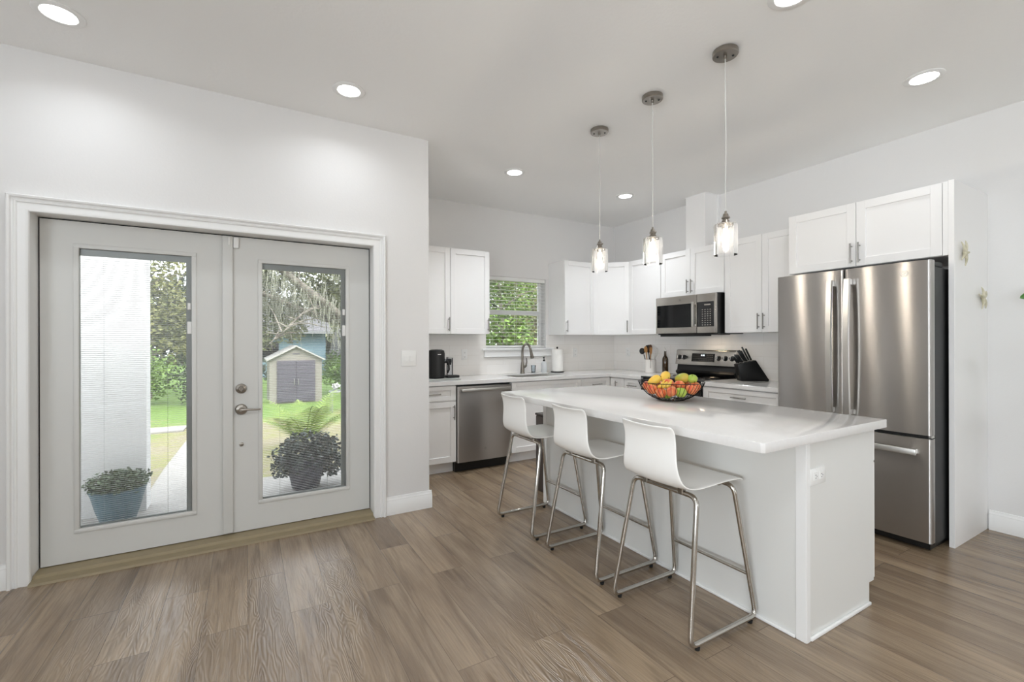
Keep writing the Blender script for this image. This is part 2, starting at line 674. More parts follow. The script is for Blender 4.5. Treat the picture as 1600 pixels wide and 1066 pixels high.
# jamb lining + stops
m = MB().box(OX0, -1.016, YD, YD + TH, 0, OZ).box(0.812, OX1, YD, YD + TH, 0, OZ).box(-1.016, 0.812, YD, YD + TH, 2.016, OZ)
struct('trim_2', m, M['trim'])
m = MB()
m.prism([(3.395, 0), (3.40, 0.012), (3.455, 0.016), (3.47, 0.030), (3.60, 0.034), (3.60, 0)], -1.014, 0.810, 'YZ')
struct('trim_3', m, M['thresh'])

# ------------------------------------------------------------------ french doors
DY = 3.553   # inner face of the leaves


def blind_slats(x0, x1, z0, z1, y, depth=0.0080, pitch=0.0118, tilt=-0.16):
    m = MB()
    z = z0 + 0.006
    while z < z1 - 0.004:
        c = (z)
        d = depth / 2
        a = (x0, y - d, c - d * tilt)
        b = (x1, y - d, c - d * tilt)
        mid0 = (x0, y, c + 0.0010)
        mid1 = (x1, y, c + 0.0010)
        e = (x1, y + d, c + d * tilt)
        f = (x0, y + d, c + d * tilt)
        m.quad(a, b, mid1, mid0)
        m.quad(mid0, mid1, e, f)
        z += pitch
    return m


M['slat'] = mat('blind_slat', lin(248, 249, 250), 0.5)
M['rail'] = mat('blind_rail_grey', lin(158, 163, 160), 0.45)


def door_leaf(name, x0, x1, gx0, gx1, gz0, gz1):
    t = thing(name, None, None, ((x0 + x1) / 2, DY + 0.022, 0.036), kind='structure')
    y0, y1 = DY, DY + 0.045
    z0, z1 = 0.038, 2.008
    f = MB().box(x0, gx0, y0, y1, z0, z1).box(gx1, x1, y0, y1, z0, z1)
    f.box(gx0, gx1, y0, y1, z0, gz0).box(gx0, gx1, y0, y1, gz1, z1)
    add('door_slab', f, M['doorp'], t)
    e = 0.022
    fr = MB()
    # raised lite frame with sloped inner lip
    for (a, b, c, d) in ((gx0 - e, gx0 + 0.004, gz0 - e, gz1 + e), (gx1 - 0.004, gx1 + e, gz0 - e, gz1 + e)):
        fr.box(a, b, y0 - 0.007, y0 + 0.018, c, d, 0.004, 2)
    for (c, d) in ((gz0 - e, gz0 + 0.004), (gz1 - 0.004, gz1 + e)):
        fr.box(gx0 - e, gx1 + e, y0 - 0.0072, y0 + 0.018, c, d, 0.004, 2)
    add('glazing_frame', fr, M['doorp'], t)
    g = MB().box(gx0, gx1, y0 + 0.012, y0 + 0.015, gz0, gz1)
    gp = add('pane', g, M['pane'], t)
    g = MB().box(gx0, gx1, y0 + 0.034, y0 + 0.037, gz0, gz1)
    add('pane', g, M['pane'], t)
    bl = blind_slats(gx0 + 0.004, gx1 - 0.036, gz0 + 0.01, gz1 - 0.05, y0 + 0.025)
    b = add('blind_slats', bl, M['slat'], t)
    r = MB().box(gx0 + 0.001, gx1 - 0.001, y0 + 0.0165, y0 + 0.0325, gz1 - 0.042, gz1 - 0.001)
    r.box(gx1 - 0.034, gx1 - 0.001, y0 + 0.0165, y0 + 0.0325, gz0 + 0.001, gz1 - 0.042)
    add('blind_rail', r, M['rail'], t)
    r = MB().box(gx0 + 0.003, gx1 - 0.036, y0 + 0.019, y0 + 0.031, gz0 + 0.001, gz0 + 0.010)
    add('bottom_rail', r, M['rail'], t)
    c = MB()
    w = gx1 - gx0
    for q in (0.2, 0.76):
        c.box(gx0 + w * q - 0.0007, gx0 + w * q + 0.0007, y0 + 0.0182, y0 + 0.0187, gz0 + 0.01, gz1 - 0.04)
    add('ladder_cord', c, M['rail'], t)
    k = MB()
    k.box(gx1 - 0.028, gx1 - 0.004, y0 + 0.001, y0 + 0.0118, gz1 - 0.50, gz1 - 0.42, 0.003)
    k.box(gx1 - 0.026, gx1 - 0.008, y0 + 0.001, y0 + 0.0118, gz1 - 0.345, gz1 - 0.30, 0.003)
    add('blind_slider', k, M['white'], t)
    return t


d1 = door_leaf('door_1', -1.008, -0.112, -0.846, -0.302, 0.222, 1.858)
d2 = door_leaf('door_2', -0.108, 0.804, 0.087, 0.638, 0.228, 1.848)
# astragal on the meeting stile
m = MB().box(-0.140, -0.080, DY - 0.020, DY - 0.0005, 0.045, 2.006, 0.006, 3)
add('astragal', m, M['doorp'], d1)
# dark strip in the gap round the leaves, standing in for its shadow
m = MB().box(-1.0158, -1.0085, DY + 0.012, DY + 0.04, 0.036, 2.0155).box(0.8045, 0.8118, DY + 0.012, DY + 0.04, 0.036, 2.0155).box(-1.0085, 0.8045, DY + 0.012, DY + 0.04, 2.0085, 2.0155)
struct('door_gap_shade', m, M['rubber'])
# hardware
m = MB().lathe([(0, 0), (0.031, 0), (0.033, 0.006), (0.030, 0.014), (0.017, 0.020), (0.014, 0.028), (0, 0.028)], (-0.034, DY - 0.0005, 0.995), 32, 'Y')
dead = add('deadbolt', m, M['nickel'], d2)
m = MB().box(-0.039, -0.029, DY - 0.042, DY - 0.027, 0.975, 1.014, 0.002)
add('thumb_turn', m, M['nickel'], dead)
m = MB().lathe([(0, 0), (0.034, 0), (0.036, 0.006), (0.030, 0.016), (0.014, 0.022), (0.011, 0.050), (0, 0.050)], (-0.034, DY - 0.0005, 0.856), 32, 'Y')
m.tube([(-0.034, DY - 0.044, 0.856), (-0.012, DY - 0.047, 0.857), (0.02, DY - 0.047, 0.855), (0.055, DY - 0.045, 0.853), (0.078, DY - 0.042, 0.854)], 0.006, rads=[0.009, 0.0085, 0.007, 0.006, 0.0055])
add('lever_handle', m, M['nickel'], d2)
m = MB().lathe([(0, 0), (0.014, 0), (0.013, 0.006), (0.006, 0.008), (0, 0.008)], (-0.034, DY - 0.0005, 0.622), 24, 'Y')
add('bolt_rosette', m, M['nickel'], d2)

# alarm contact on the head of the meeting stiles
t = thing('door_sensor', 'small white two-piece alarm contact at the top where the glazed doors meet', 'sensor', (-0.08, DY - 0.02, 1.93))
add('magnet', MB().box(-0.105, -0.093, DY - 0.030, DY - 0.0202, 1.945, 1.998, 0.002), M['white'], t)
add('transmitter', MB().box(-0.077, -0.046, DY - 0.020, DY - 0.001, 1.93, 2.0, 0.005, 2), M['white'], t)

# ------------------------------------------------------------------ kitchen window
t = thing('window_1', None, None, ((WX0 + WX1) / 2, YB + 0.12, WZ0), kind='structure')
yf0, yf1 = YB + 0.105, YB + 0.150
w = 0.035
f = MB().box(WX0, WX1, yf0, yf1, WZ0, WZ0 + w, 0.002).box(WX0, WX1, yf0, yf1, WZ1 - w, WZ1, 0.002)
f.box(WX0, WX0 + w, yf0, yf1, WZ0 + w, WZ1 - w, 0.002).box(WX1 - w, WX1, yf0, yf1, WZ0 + w, WZ1 - w, 0.002)
add('window_frame', f, M['trim'], t)
add('meeting_rail', MB().box(WX0 + w, WX1 - w, yf0 - 0.006, yf1, 1.635, 1.690, 0.003), M['trim'], t)
add('pane', MB().box(WX0 + w, WX1 - w, yf0 + 0.02, yf0 + 0.024, WZ0 + w, 1.635), M['pane'], t)
add('pane', MB().box(WX0 + w, WX1 - w, yf0 + 0.02, yf0 + 0.024, 1.69, WZ1 - w), M['pane'], t)
s = MB().box(WX0 - 0.06, WX1 + 0.10, YB - 0.045, YB - 0.0095, 1.198, 1.222, 0.004, 2)
s.box(WX0 - 0.0, WX1 + 0.0, YB - 0.0095, yf0, 1.198, 1.2215)
add('window_sill', s, M['trim'], t)
s = MB().box(WX0 - 0.03, WX1 + 0.07, YB - 0.026, YB - 0.009, 1.118, 1.198, 0.003)
s.box(WX0 - 0.035, WX1 + 0.075, YB - 0.032, YB - 0.009, 1.118, 1.130, 0.003)
add('apron', s, M['trim'], t)

t = thing('window_blind', 'white horizontal slat blind, slats open, in the kitchen window over the sink', 'window blind', ((WX0 + WX1) / 2, YB + 0.03, WZ1))
bx0, bx1 = WX0 + 0.006, WX1 - 0.006
add('headrail', MB().box(bx0, bx1, YB + 0.008, YB + 0.062, WZ1 - 0.045, WZ1 - 0.001, 0.002), M['white'], t)
sl = MB()
z = WZ0 + 0.060
while z < WZ1 - 0.06:
    sl.box(bx0, bx1, YB + 0.012, YB + 0.060, z, z + 0.003)
    z += 0.043
add('slats', sl, M['white'], t)
add('bottom_rail', MB().box(bx0, bx1, YB + 0.012, YB + 0.060, WZ0 + 0.008, WZ0 + 0.026, 0.003), M['white'], t)
for q in (0.10, 0.5, 0.90):
    c = MB()
    xx = bx0 + (bx1 - bx0) * q
    c.box(xx - 0.001, xx + 0.001, YB + 0.0105, YB + 0.0115, WZ0 + 0.02, WZ1 - 0.04)
    c.box(xx - 0.001, xx + 0.001, YB + 0.0605, YB + 0.0615, WZ0 + 0.02, WZ1 - 0.04)
    add('ladder_cord', c, M['white'], t)
add('tilt_wand', MB().cyl((bx0 + 0.045, YB + 0.003, 1.66), (bx0 + 0.045, YB + 0.003, 2.04), 0.004, n=8), M['rail'], t)

# ------------------------------------------------------------------ backsplash
def slab_with_gap(name, mt, m_):
    struct(name, m_, mt)


m = MB().box(XC, WX0 - 0.0, YB - 0.008, YB - 0.0004, 0.915, 1.386).box(WX1, XR - 0.009, YB - 0.008, YB - 0.0004, 0.915, 1.386)
m.box(WX0, WX1, YB - 0.008, YB - 0.0004, 0.915, 1.198)
struct('trim_4', m, M['tileX'])
m = MB().box(XR - 0.008, XR - 0.0004, 2.06, YB - 0.0085, 0.915, 1.386)
struct('trim_5', m, M['tileY'])


# ------------------------------------------------------------------ cabinets
def frame(ox, oy, oz, ux, uy, nx, ny):
    """local u (along the face), n (out of the face), z"""
    return Matrix(((ux, nx, 0, ox), (uy, ny, 0, oy), (0, 0, 1, oz), (0, 0, 0, 1)))


def shaker(T, u0, u1, z0, z1, parent, kind='door', handle=None, hpos=None, rail=0.057, gap=0.002):
    m = MB()
    m.T = T
    u0 += gap
    u1 -= gap
    z0 += gap
    z1 -= gap
    r = min(rail, (z1 - z0) * 0.30)
    m.box(u0 + rail - 0.002, u1 - rail + 0.002, 0.0, 0.009, z0 + r - 0.002, z1 - r + 0.002)
    m.box(u0, u0 + rail, 0.0, 0.02, z0, z1, 0.0012)
    m.box(u1 - rail, u1, 0.0, 0.02, z0, z1, 0.0012)
    m.box(u0 + rail, u1 - rail, 0.0, 0.0199, z0, z0 + r, 0.0012)
    m.box(u0 + rail, u1 - rail, 0.0, 0.0199, z1 - r, z1, 0.0012)
    bmesh.ops.recalc_face_normals(m.bm, faces=list(m.bm.faces))
    d = add(kind, m, M['cab'], parent)
    if handle:
        h = MB()
        h.T = T
        hu, hz = hpos
        L_ = 0.145
        if handle == 'v':
            h.cyl((hu, 0.050, hz), (hu, 0.050, hz + L_), 0.0055, n=10)
            for q in (0.02, L_ - 0.02):
                h.cyl((hu, 0.0195, hz + q), (hu, 0.050, hz + q), 0.0045, n=8)
        else:
            h.cyl((hu - L_ / 2, 0.050, hz), (hu + L_ / 2, 0.050, hz), 0.0055, n=10)
            for q in (-L_ / 2 + 0.02, L_ / 2 - 0.02):
                h.cyl((hu + q, 0.0195, hz), (hu + q, 0.050, hz), 0.0045, n=8)
        add('handle', h, M['pull'], d)
    return d


UZ0, UZ1 = 1.383, 2.288
GU = 'white wall cabinets'


def cabinet(name, label, T, w, depth, z0, z1, cat='cabinet', group=None, poly=None):
    o = T @ Vector((w / 2, 0, 0))
    t = thing(name, label, cat, (o.x, o.y, z0), group)
    b = MB()
    b.T = T
    if poly:
        b.T = Matrix.Identity(4)
        b.prism(poly, z0, z1, 'XY')
    else:
        b.box(0, w, -depth, -0.0008, z0, z1, 0.001)
    bmesh.ops.recalc_face_normals(b.bm, faces=list(b.bm.faces))
    add('carcass', b, M['cab'], t)
    return t


FU = 4.47   # front plane of sink-wall upper boxes (door faces 20 mm further)
D = YB - FU
# left of the window
T = frame(1.2445, FU, 0, 1, 0, 0, -1)
c = cabinet('wall_cabinet', 'white shaker wall cabinet nearest the door wall, left of two by the sink window', T, 0.598, D - 0.001, UZ0, UZ1, group=GU)
add('filler_strip', (lambda q: q.box(1.2447, 1.385, FU - 0.02, FU - 0.001, UZ0, UZ1))(MB()), M['cab'], c)
shaker(T, 0.141, 0.598, UZ0, UZ1, c, 'door', 'v', (0.575, UZ0 + 0.03))
T = frame(1.8435, FU, 0, 1, 0, 0, -1)
c = cabinet('wall_cabinet', 'white shaker wall cabinet directly left of the sink window', T, 0.459, D - 0.001, UZ0, UZ1, group=GU)
shaker(T, 0, 0.459, UZ0, UZ1, c, 'door', 'v', (0.436, UZ0 + 0.03))
# right of the window
T = frame(3.325, FU, 0, 1, 0, 0, -1)
c = cabinet('wall_cabinet', 'white shaker wall cabinet directly right of the sink window', T, 0.460, D - 0.001, UZ0, UZ1, group=GU)
shaker(T, 0, 0.460, UZ0, UZ1, c, 'door', 'v', (0.024, UZ0 + 0.03))
# corner
XF_U = XR - 0.33   # 4.11 front plane of range-wall boxes
p0, p1 = (3.788, FU - 0.0), (XF_U - 0.0, 4.165)
cw = math.hypot(p1[0] - p0[0], p1[1] - p0[1])
ux, uy = (p1[0] - p0[0]) / cw, (p1[1] - p0[1]) / cw
T = frame(p0[0], p0[1], 0, ux, uy, uy, -ux)
poly = [p0, (3.788, YB - 0.001), (XR - 0.001, YB - 0.001), (XR - 0.001, 4.165), p1]
c = cabinet('corner_wall_cabinet', 'white shaker cabinet set diagonally across the kitchen corner', T, cw, 0, UZ0, UZ1, poly=poly, group=GU)
shaker(T, 0.004, cw - 0.004, UZ0, UZ1, c, 'door', 'v', (cw - 0.03, UZ0 + 0.03))
# range wall: u runs toward -y, outward -x
def RW(y, x=None):
    return frame(XF_U if x is None else x, y, 0, 0, -1, -1, 0)


T = RW(4.162)
c = cabinet('wall_cabinet', 'white shaker wall cabinet between the corner cabinet and the microwave', T, 0.507, 0.328, UZ0, UZ1, group=GU)
shaker(T, 0, 0.507, UZ0, UZ1, c, 'door', 'v', (0.484, UZ0 + 0.03))
T = RW(3.652)
c = cabinet('wall_cabinet', 'short two-door white wall cabinet above the microwave', T, 0.800, 0.328, 1.790, UZ1, group=GU)
shaker(T, 0, 0.400, 1.790, UZ1, c, 'door', 'v', (0.374, 1.815))
shaker(T, 0.400, 0.800, 1.790, UZ1, c, 'door', 'v', (0.426, 1.815))
T = RW(2.848)
c = cabinet('wall_cabinet', 'tall two-door white wall cabinet between microwave and refrigerator', T, 0.755, 0.328, UZ0, UZ1, group=GU)
shaker(T, 0, 0.3775, UZ0, UZ1, c, 'door', 'v', (0.352, UZ0 + 0.03))
shaker(T, 0.3775, 0.755, UZ0, UZ1, c, 'door', 'v', (0.403, UZ0 + 0.03))
XFC = 3.85
T = RW(2.088, XFC)
c = cabinet('refrigerator_cabinet', 'deep two-door white cabinet above the stainless refrigerator', T, 0.954, XR - XFC - 0.001, 1.845, 2.313, group=GU)
shaker(T, 0, 0.477, 1.845, 2.313, c, 'door', 'v', (0.452, 1.868))
shaker(T, 0.477, 0.954, 1.845, 2.313, c, 'door', 'v', (0.502, 1.868))
m = MB().box(3.832, XR - 0.001, 1.078, 1.106, 0, 2.316, 0.001)
o = add('refrigerator_side_panel', m, M['cab'])
tag(o, 'tall white end panel beside the refrigerator, bearing two starfish', 'panel')
add('filler_strip', MB().box(3.8325, 3.85, 1.1065, 1.1335, 1.845, 2.313, 0.001), M['cab'], o)

# vent chase
m = MB().box(4.215, XR - 0.001, 3.160, 3.405, UZ1 + 0.001, HC - 0.001)
o = add('vent_chase', m, M['cab'])
tag(o, 'white boxed duct rising from the cabinet over the microwave to the ceiling', 'duct cover')
m = MB().box(4.405, XR - 0.001, 3.405, 3.425, UZ1 + 0.001, HC - 0.001, 0.002).box(4.405, XR - 0.001, 3.140, 3.160, UZ1 + 0.001, HC - 0.001, 0.002)
m.box(4.209, XR - 0.001, 3.154, 3.411, HC - 0.008, HC - 0.001)
add('edge_trim', m, M['trim'], o)

# --- base cabinets, sink run: box front y 4.20, doors to 4.18
FB = 4.20
GB = 'white base cabinets'


def base(name, label, T, w, depth, fronts, group=GB, ztop=0.874):
    o = T @ Vector((w / 2, 0, 0))
    t = thing(name, label, 'cabinet', (o.x, o.y, 0), group)
    b = MB()
    b.T = T
    b.box(0, w, -depth, -0.0008, 0.11, ztop, 0.001)
    if ztop < 0.8:
        b.box(0, w, -0.035, -0.0008, ztop, 0.874)
    bmesh.ops.recalc_face_normals(b.bm, faces=list(b.bm.faces))
    add('carcass', b, M['cab'], t)
    k = MB()
    k.T = T
    k.box(0, w, -depth + 0.01, -0.075, 0.0, 0.1098)
    bmesh.ops.recalc_face_normals(k.bm, faces=list(k.bm.faces))
    add('toe_kick', k, M['cab'], t)
    for (kind, u0, u1, z0, z1, h, hp) in fronts:
        shaker(T, u0, u1, z0, z1, t, kind, h, hp)
    return t


DEP = YB - FB - 0.009
T = frame(1.2445, FB, 0, 1, 0, 0, -1)
w = 1.788 - 1.2445
base('base_cabinet', 'white base cabinet with one drawer, left of the dishwasher', T, w, DEP, [
    ('drawer', 0.06, w, 0.722, 0.868, 'h', (0.30, 0.795)), ('door', 0.06, w, 0.115, 0.716, 'v', (w - 0.028, 0.535))])
T = frame(2.422, FB, 0, 1, 0, 0, -1)
w = 3.356 - 2.422
base('sink_base_cabinet', 'white sink base cabinet right of the dishwasher', T, w, DEP, [
    ('false_front', 0, w, 0.722, 0.868, None, None), ('door', 0, w / 2, 0.115, 0.716, 'v', (w / 2 - 0.028, 0.535)), ('door', w / 2, w, 0.115, 0.716, 'v', (w / 2 + 0.028, 0.535))], ztop=0.69)
T = frame(3.358, FB, 0, 1, 0, 0, -1)
w = 3.80 - 3.358
base('base_cabinet', 'white base cabinet in the corner, right of the sink base', T, w, DEP, [
    ('drawer', 0, w, 0.722, 0.868, 'h', (w / 2, 0.795)), ('door', 0, w, 0.115, 0.716, 'v', (0.028, 0.535))])
# range wall, box front x 3.82
XB = 3.82


def RB(y):
    return frame(XB, y, 0, 0, -1, -1, 0)


DEPR = XR - XB - 0.009
T = RB(4.178)
w = 4.178 - 3.655
base('base_cabinet', 'white base cabinet between the corner and the range', T, w, DEPR, [
    ('door', 0, 0.235, 0.115, 0.868, 'v', (0.12, 0.69)), ('drawer', 0.235, w, 0.722, 0.868, 'h', (0.38, 0.795)), ('door', 0.235, w, 0.115, 0.716, 'v', (w - 0.028, 0.535))])
T = RB(2.880)
w = 0.762
base('drawer_cabinet', 'white drawer cabinet between range and refrigerator', T, w, DEPR, [
    ('drawer', 0, w, 0.722, 0.868, 'h', (w / 2, 0.795)), ('drawer', 0, w, 0.42, 0.716, 'h', (w / 2, 0.57)), ('drawer', 0, w, 0.115, 0.414, 'h', (w / 2, 0.27))])

# --- worktops
cz0, cz1 = 0.876, 0.915
CY = 4.155
CX = 3.775
sx0, sx1, sy0, sy1 = 2.53, 3.20, 4.245, 4.625
m = MB()
m.box(XC + 0.001, sx0, CY, YB - 0.0085, cz0, cz1, 0.0015).box(sx1, XR - 0.0085, CY, YB - 0.0085, cz0, cz1, 0.0015)
m.box(sx0, sx1, CY, sy0, cz0, cz1, 0.0015).box(sx0, sx1, sy1, YB - 0.0085, cz0, cz1, 0.0015)
m.box(CX, XR - 0.0085, 3.6545, CY, cz0, cz1, 0.0015)
o = add('worktop', m, M['quartz'])
tag(o, 'white quartz worktop running under the sink window and round the corner', 'worktop')
m = MB().box(CX, XR - 0.0085, 2.108, 2.880, cz0, cz1, 0.0015)
o = add('worktop', m, M['quartz'])
tag(o, 'short white quartz worktop between the range and refrigerator', 'worktop')

# sink
t = thing('sink', 'undermount stainless sink below the pull-down faucet', 'sink', ((sx0 + sx1) / 2, (sy0 + sy1) / 2, 0.70))
m = MB()
a0, a1, b0, b1 = sx0 + 0.001, sx1 - 0.001, sy0 + 0.001, sy1 - 0.001
m.box(a0, a1, b0, b1, 0.700, 0.704)
m.box(a0, a0 + 0.003, b0, b1, 0.704, 0.905).box(a1 - 0.003, a1, b0, b1, 0.704, 0.905)
m.box(a0 + 0.003, a1 - 0.003, b0, b0 + 0.003, 0.704, 0.905).box(a0 + 0.003, a1 - 0.003, b1 - 0.003, b1, 0.704, 0.905)
add('basin', m, M['steelh'], t)
add('drain', MB().cyl(((a0 + a1) / 2, (b0 + b1) / 2, 0.704), ((a0 + a1) / 2, (b0 + b1) / 2, 0.708), 0.045, n=24), M['nickel'], t)

M['faucet'] = mat('dark_brushed_nickel', lin(132, 126, 118), 0.28, 1.0)
# faucet
fx, fy = 2.872, 4.695
t = thing('kitchen_faucet', 'brushed nickel gooseneck faucet with pull-down spray behind the sink', 'faucet', (fx, fy, cz1))
m = MB().lathe([(0, 0), (0.030, 0), (0.031, 0.008), (0.026, 0.016), (0.024, 0.07), (0.019, 0.12), (0.0150, 0.15), (0, 0.15)], (fx, fy, cz1 + 0.0005), 24)
pth = [(fx, fy, cz1 + 0.14), (fx, fy, cz1 + 0.25)]
R_ = 0.095
for k in range(0, 11):
    a = PI * k / 10 * 0.93
    pth.append((fx, fy - R_ + R_ * math.cos(a), cz1 + 0.262 + R_ * math.sin(a)))
m.tube(pth, 0.0140, n=14)
bd = add('spout', m, M['faucet'], t)
e = Vector(pth[-1])
dd = (Vector(pth[-1]) - Vector(pth[-2])).normalized()
m = MB().cyl(e, e + dd * 0.03, 0.016, 0.0165, 16).cyl(e + dd * 0.03, e + dd * 0.095, 0.0175, 0.023, 16)
add('spray_head', m, M['faucet'], t)
m = MB().cyl((fx + 0.02, fy - 0.005, cz1 + 0.075), (fx + 0.052, fy - 0.008, cz1 + 0.10), 0.015, 0.013, 14)
m.tube([(fx + 0.048, fy - 0.008, cz1 + 0.10), (fx + 0.056, fy - 0.01, cz1 + 0.14), (fx + 0.050, fy - 0.012, cz1 + 0.19)], 0.007, rads=[0.010, 0.0075, 0.006])
add('lever', m, M['faucet'], t)

# ------------------------------------------------------------------ dishwasher
def bowed(m, u0, u1, z0, z1, n0, bow, T, thick=0.03):
    """front panel bulging outward around a vertical axis, closed on the sides"""
    m.T = T
    def f(a, b):
        u = u0 + (u1 - u0) * a
        e = 0.0
        k = min(a, 1 - a) * (u1 - u0)
        if k < 0.012:
            e = -0.012 * (1 - math.sqrt(max(0, 1 - ((0.012 - k) / 0.012) ** 2)))
        return (u, n0 + bow * (1 - (2 * a - 1) ** 2) + e, z0 + (z1 - z0) * b)
    t = bmesh.new()
    us = [0, 0.004, 0.008, 0.014, 0.022] + [0.04 + 0.92 * k / 22 for k in range(23)] + [0.978, 0.986, 0.992, 0.996, 1]
    F = [[t.verts.new(f(a, b)) for b in (0, 1)] for a in us]
    Bk = [[t.verts.new((u0 + (u1 - u0) * a, n0 - thick, z0 + (z1 - z0) * b)) for b in (0, 1)] for a in us]
    n = len(us)
    for i in range(n - 1):
        t.faces.new((F[i][0], F[i + 1][0], F[i + 1][1], F[i][1]))
        t.faces.new((Bk[i][1], Bk[i + 1][1], Bk[i + 1][0], Bk[i][0]))
        t.faces.new((F[i][1], F[i + 1][1], Bk[i + 1][1], Bk[i][1]))
        t.faces.new((F[i + 1][0], F[i][0], Bk[i][0], Bk[i + 1][0]))
    t.faces.new((F[0][0], F[0][1], Bk[0][1], Bk[0][0]))
    t.faces.new((F[-1][1], F[-1][0], Bk[-1][0], Bk[-1][1]))
    bmesh.ops.recalc_face_normals(t, faces=list(t.faces))
    t.transform(T)
    T0 = m.T
    m.T = Matrix.Identity(4)
    m._merge(t)
    m.T = T0
    return m


def monogram(name, T, r, parent, material):
    """small round maker's badge: ring with looping script inside"""
    m = MB()
    m.T = T
    ring = [(r * math.cos(2 * PI * k / 28), 0, r * math.sin(2 * PI * k / 28)) for k in range(28)]
    m.tube(ring, r * 0.085, closed=True, n=6)
    for sgn, ox in ((1, -0.30), (1, 0.28)):
        pts = []
        for k in range(15):
            a = 0.5 + 4.6 * k / 14
            rr = r * (0.40 if sgn > 0 else 0.3)
            pts.append((ox * r + rr * 0.62 * math.cos(a), 0, rr * math.sin(a)))
        m.tube(pts, r * 0.075, n=5)
    m.tube([(-0.75 * r, 0, -0.28 * r), (-0.2 * r, 0, -0.1 * r), (0.1 * r, 0, 0.1 * r), (0.72 * r, 0, 0.25 * r)], r * 0.06, n=5)
    return add(name, m, material, parent)


t = thing('dishwasher', 'stainless steel dishwasher with a bar handle, under the worktop', 'dishwasher', (2.105, FB, 0))
T = frame(1.7925, FB, 0, 1, 0, 0, -1)
m = MB()
m.T = T
m.box(0, 0.625, -0.55, -0.012, 0.10, 0.868)
bmesh.ops.recalc_face_normals(m.bm, faces=list(m.bm.faces))
add('tub_body', m, M['blackp'], t)
m = bowed(MB(), 0.004, 0.621, 0.100, 0.855, 0.028, 0.006, T, 0.036)
dp = add('door', m, M['steel'], t)
m = MB()
m.T = T
m.box(0.035, 0.590, 0.062, 0.082, 0.806, 0.836, 0.004, 2)
m.box(0.04, 0.062, 0.0345, 0.064, 0.811, 0.831).box(0.563, 0.585, 0.0345, 0.064, 0.811, 0.831)
bmesh.ops.recalc_face_normals(m.bm, faces=list(m.bm.faces))
add('handle', m, M['steelh'], dp)
m = MB()
m.T = T
m.box(0.0, 0.625, -0.07, -0.03, 0.001, 0.098)
add('toe_panel', m, M['blackp'], t)
Tb = Matrix.Translation((1.7925 + 0.312, FB - 0.0350, 0.217))
monogram('badge', Tb, 0.010, dp, M['pull'])

# ------------------------------------------------------------------ range
RY0, RY1 = 2.886, 3.648
t = thing('range', 'stainless and black electric range with rear control panel', 'stove', (4.1, (RY0 + RY1) / 2, 0))
m = MB().box(3.80, XR - 0.03, RY0, RY1, 0.02, 0.902, 0.002)
add('oven_body', m, M['darkside'], t)
m = MB().box(3.765, XR - 0.10, RY0 - 0.0, RY1 + 0.0, 0.9025, 0.920, 0.004, 2)
ct = add('cooktop', m, M['blackg'], t)
for (bx, by, br_) in ((3.93, 3.08, 0.10), (3.93, 3.45, 0.085), (4.20, 3.08, 0.075), (4.20, 3.45, 0.10)):
    ring = [(bx + br_ * math.cos(2 * PI * k / 40), by + br_ * math.sin(2 * PI * k / 40), 0.9201) for k in range(40)]
    add('burner_ring', MB().tube(ring, 0.0009, closed=True, n=4), M['pull'], ct)
m = MB().box(3.762, 3.799, RY0 + 0.004, RY1 - 0.004, 0.16, 0.885, 0.004)
od = add('oven_door', m, M['blackg'], t)
m = MB().box(3.705, 3.725, RY0 + 0.04, RY1 - 0.04, 0.795, 0.825, 0.005, 2)
m.box(3.72, 3.7615, RY0 + 0.06, RY0 + 0.08, 0.80, 0.82).box(3.72, 3.7615, RY1 - 0.08, RY1 - 0.06, 0.80, 0.82)
add('oven_handle', m, M['steelh'], od)
m = MB().box(3.765, 3.799, RY0 + 0.004, RY1 - 0.004, 0.03, 0.155, 0.004)
add('storage_drawer', m, M['steel'], t)
m = MB().prism([(4.335, 0.9205), (4.31, 0.955), (4.34, 0.975), (4.350, 1.034), (4.42, 1.034), (4.42, 0.9205)], RY0 + 0.012, RY1 - 0.012, 'XZ', 0.002)
add('backguard_base', m, M['blackp'], t)
M['steelp'] = mat('control_panel_steel', lin(196, 192, 186), 0.24, 1.0, aniso=0.6)
m = MB().prism([(4.318, 1.036), (4.345, 1.198), (4.358, 1.206), (4.42, 1.206), (4.42, 1.036)], RY0 + 0.004, RY1 - 0.004, 'XZ', 0.004)
cp = add('control_panel', m, M['steelp'], t)
ang = math.atan2(0.027, 0.162)
def panel_pt(z, out=0.0):
    return 4.318 + (z - 1.036) * 0.027 / 0.162 - out


m = MB().prism([(panel_pt(1.075, 0.001), 1.075), (panel_pt(1.165, 0.001), 1.165), (panel_pt(1.165) + 0.004, 1.165), (panel_pt(1.075) + 0.004, 1.075)], 3.135, 3.425, 'XZ')
dsp = add('display', m, M['blackg'], cp)
M['digit'] = mat('lit_digits', (1, 1, 1, 1), 0.5, emit=(0.8, 0.9, 1.0, 1), estr=1.6)
M['legend'] = mat('printed_legend', lin(150, 146, 140), 0.5)
m = MB()
for yy in (3.294, 3.276, 3.262):
    m.box(panel_pt(1.146, 0.003), panel_pt(1.146, 0.0015), yy, yy + 0.009, 1.138, 1.152)
add('digits', m, M['digit'], dsp)
m = MB()
for i in range(12):
    for j in range(4):
        if 5 <= i <= 7 and j > 1:
            continue
        yy = 3.40 - i * 0.0215
        zz = 1.085 + j * 0.02
        m.box(panel_pt(zz, 0.003), panel_pt(zz, 0.0015), yy - 0.004, yy + 0.004, zz, zz + 0.004)
add('key_legends', m, M['legend'], dsp)
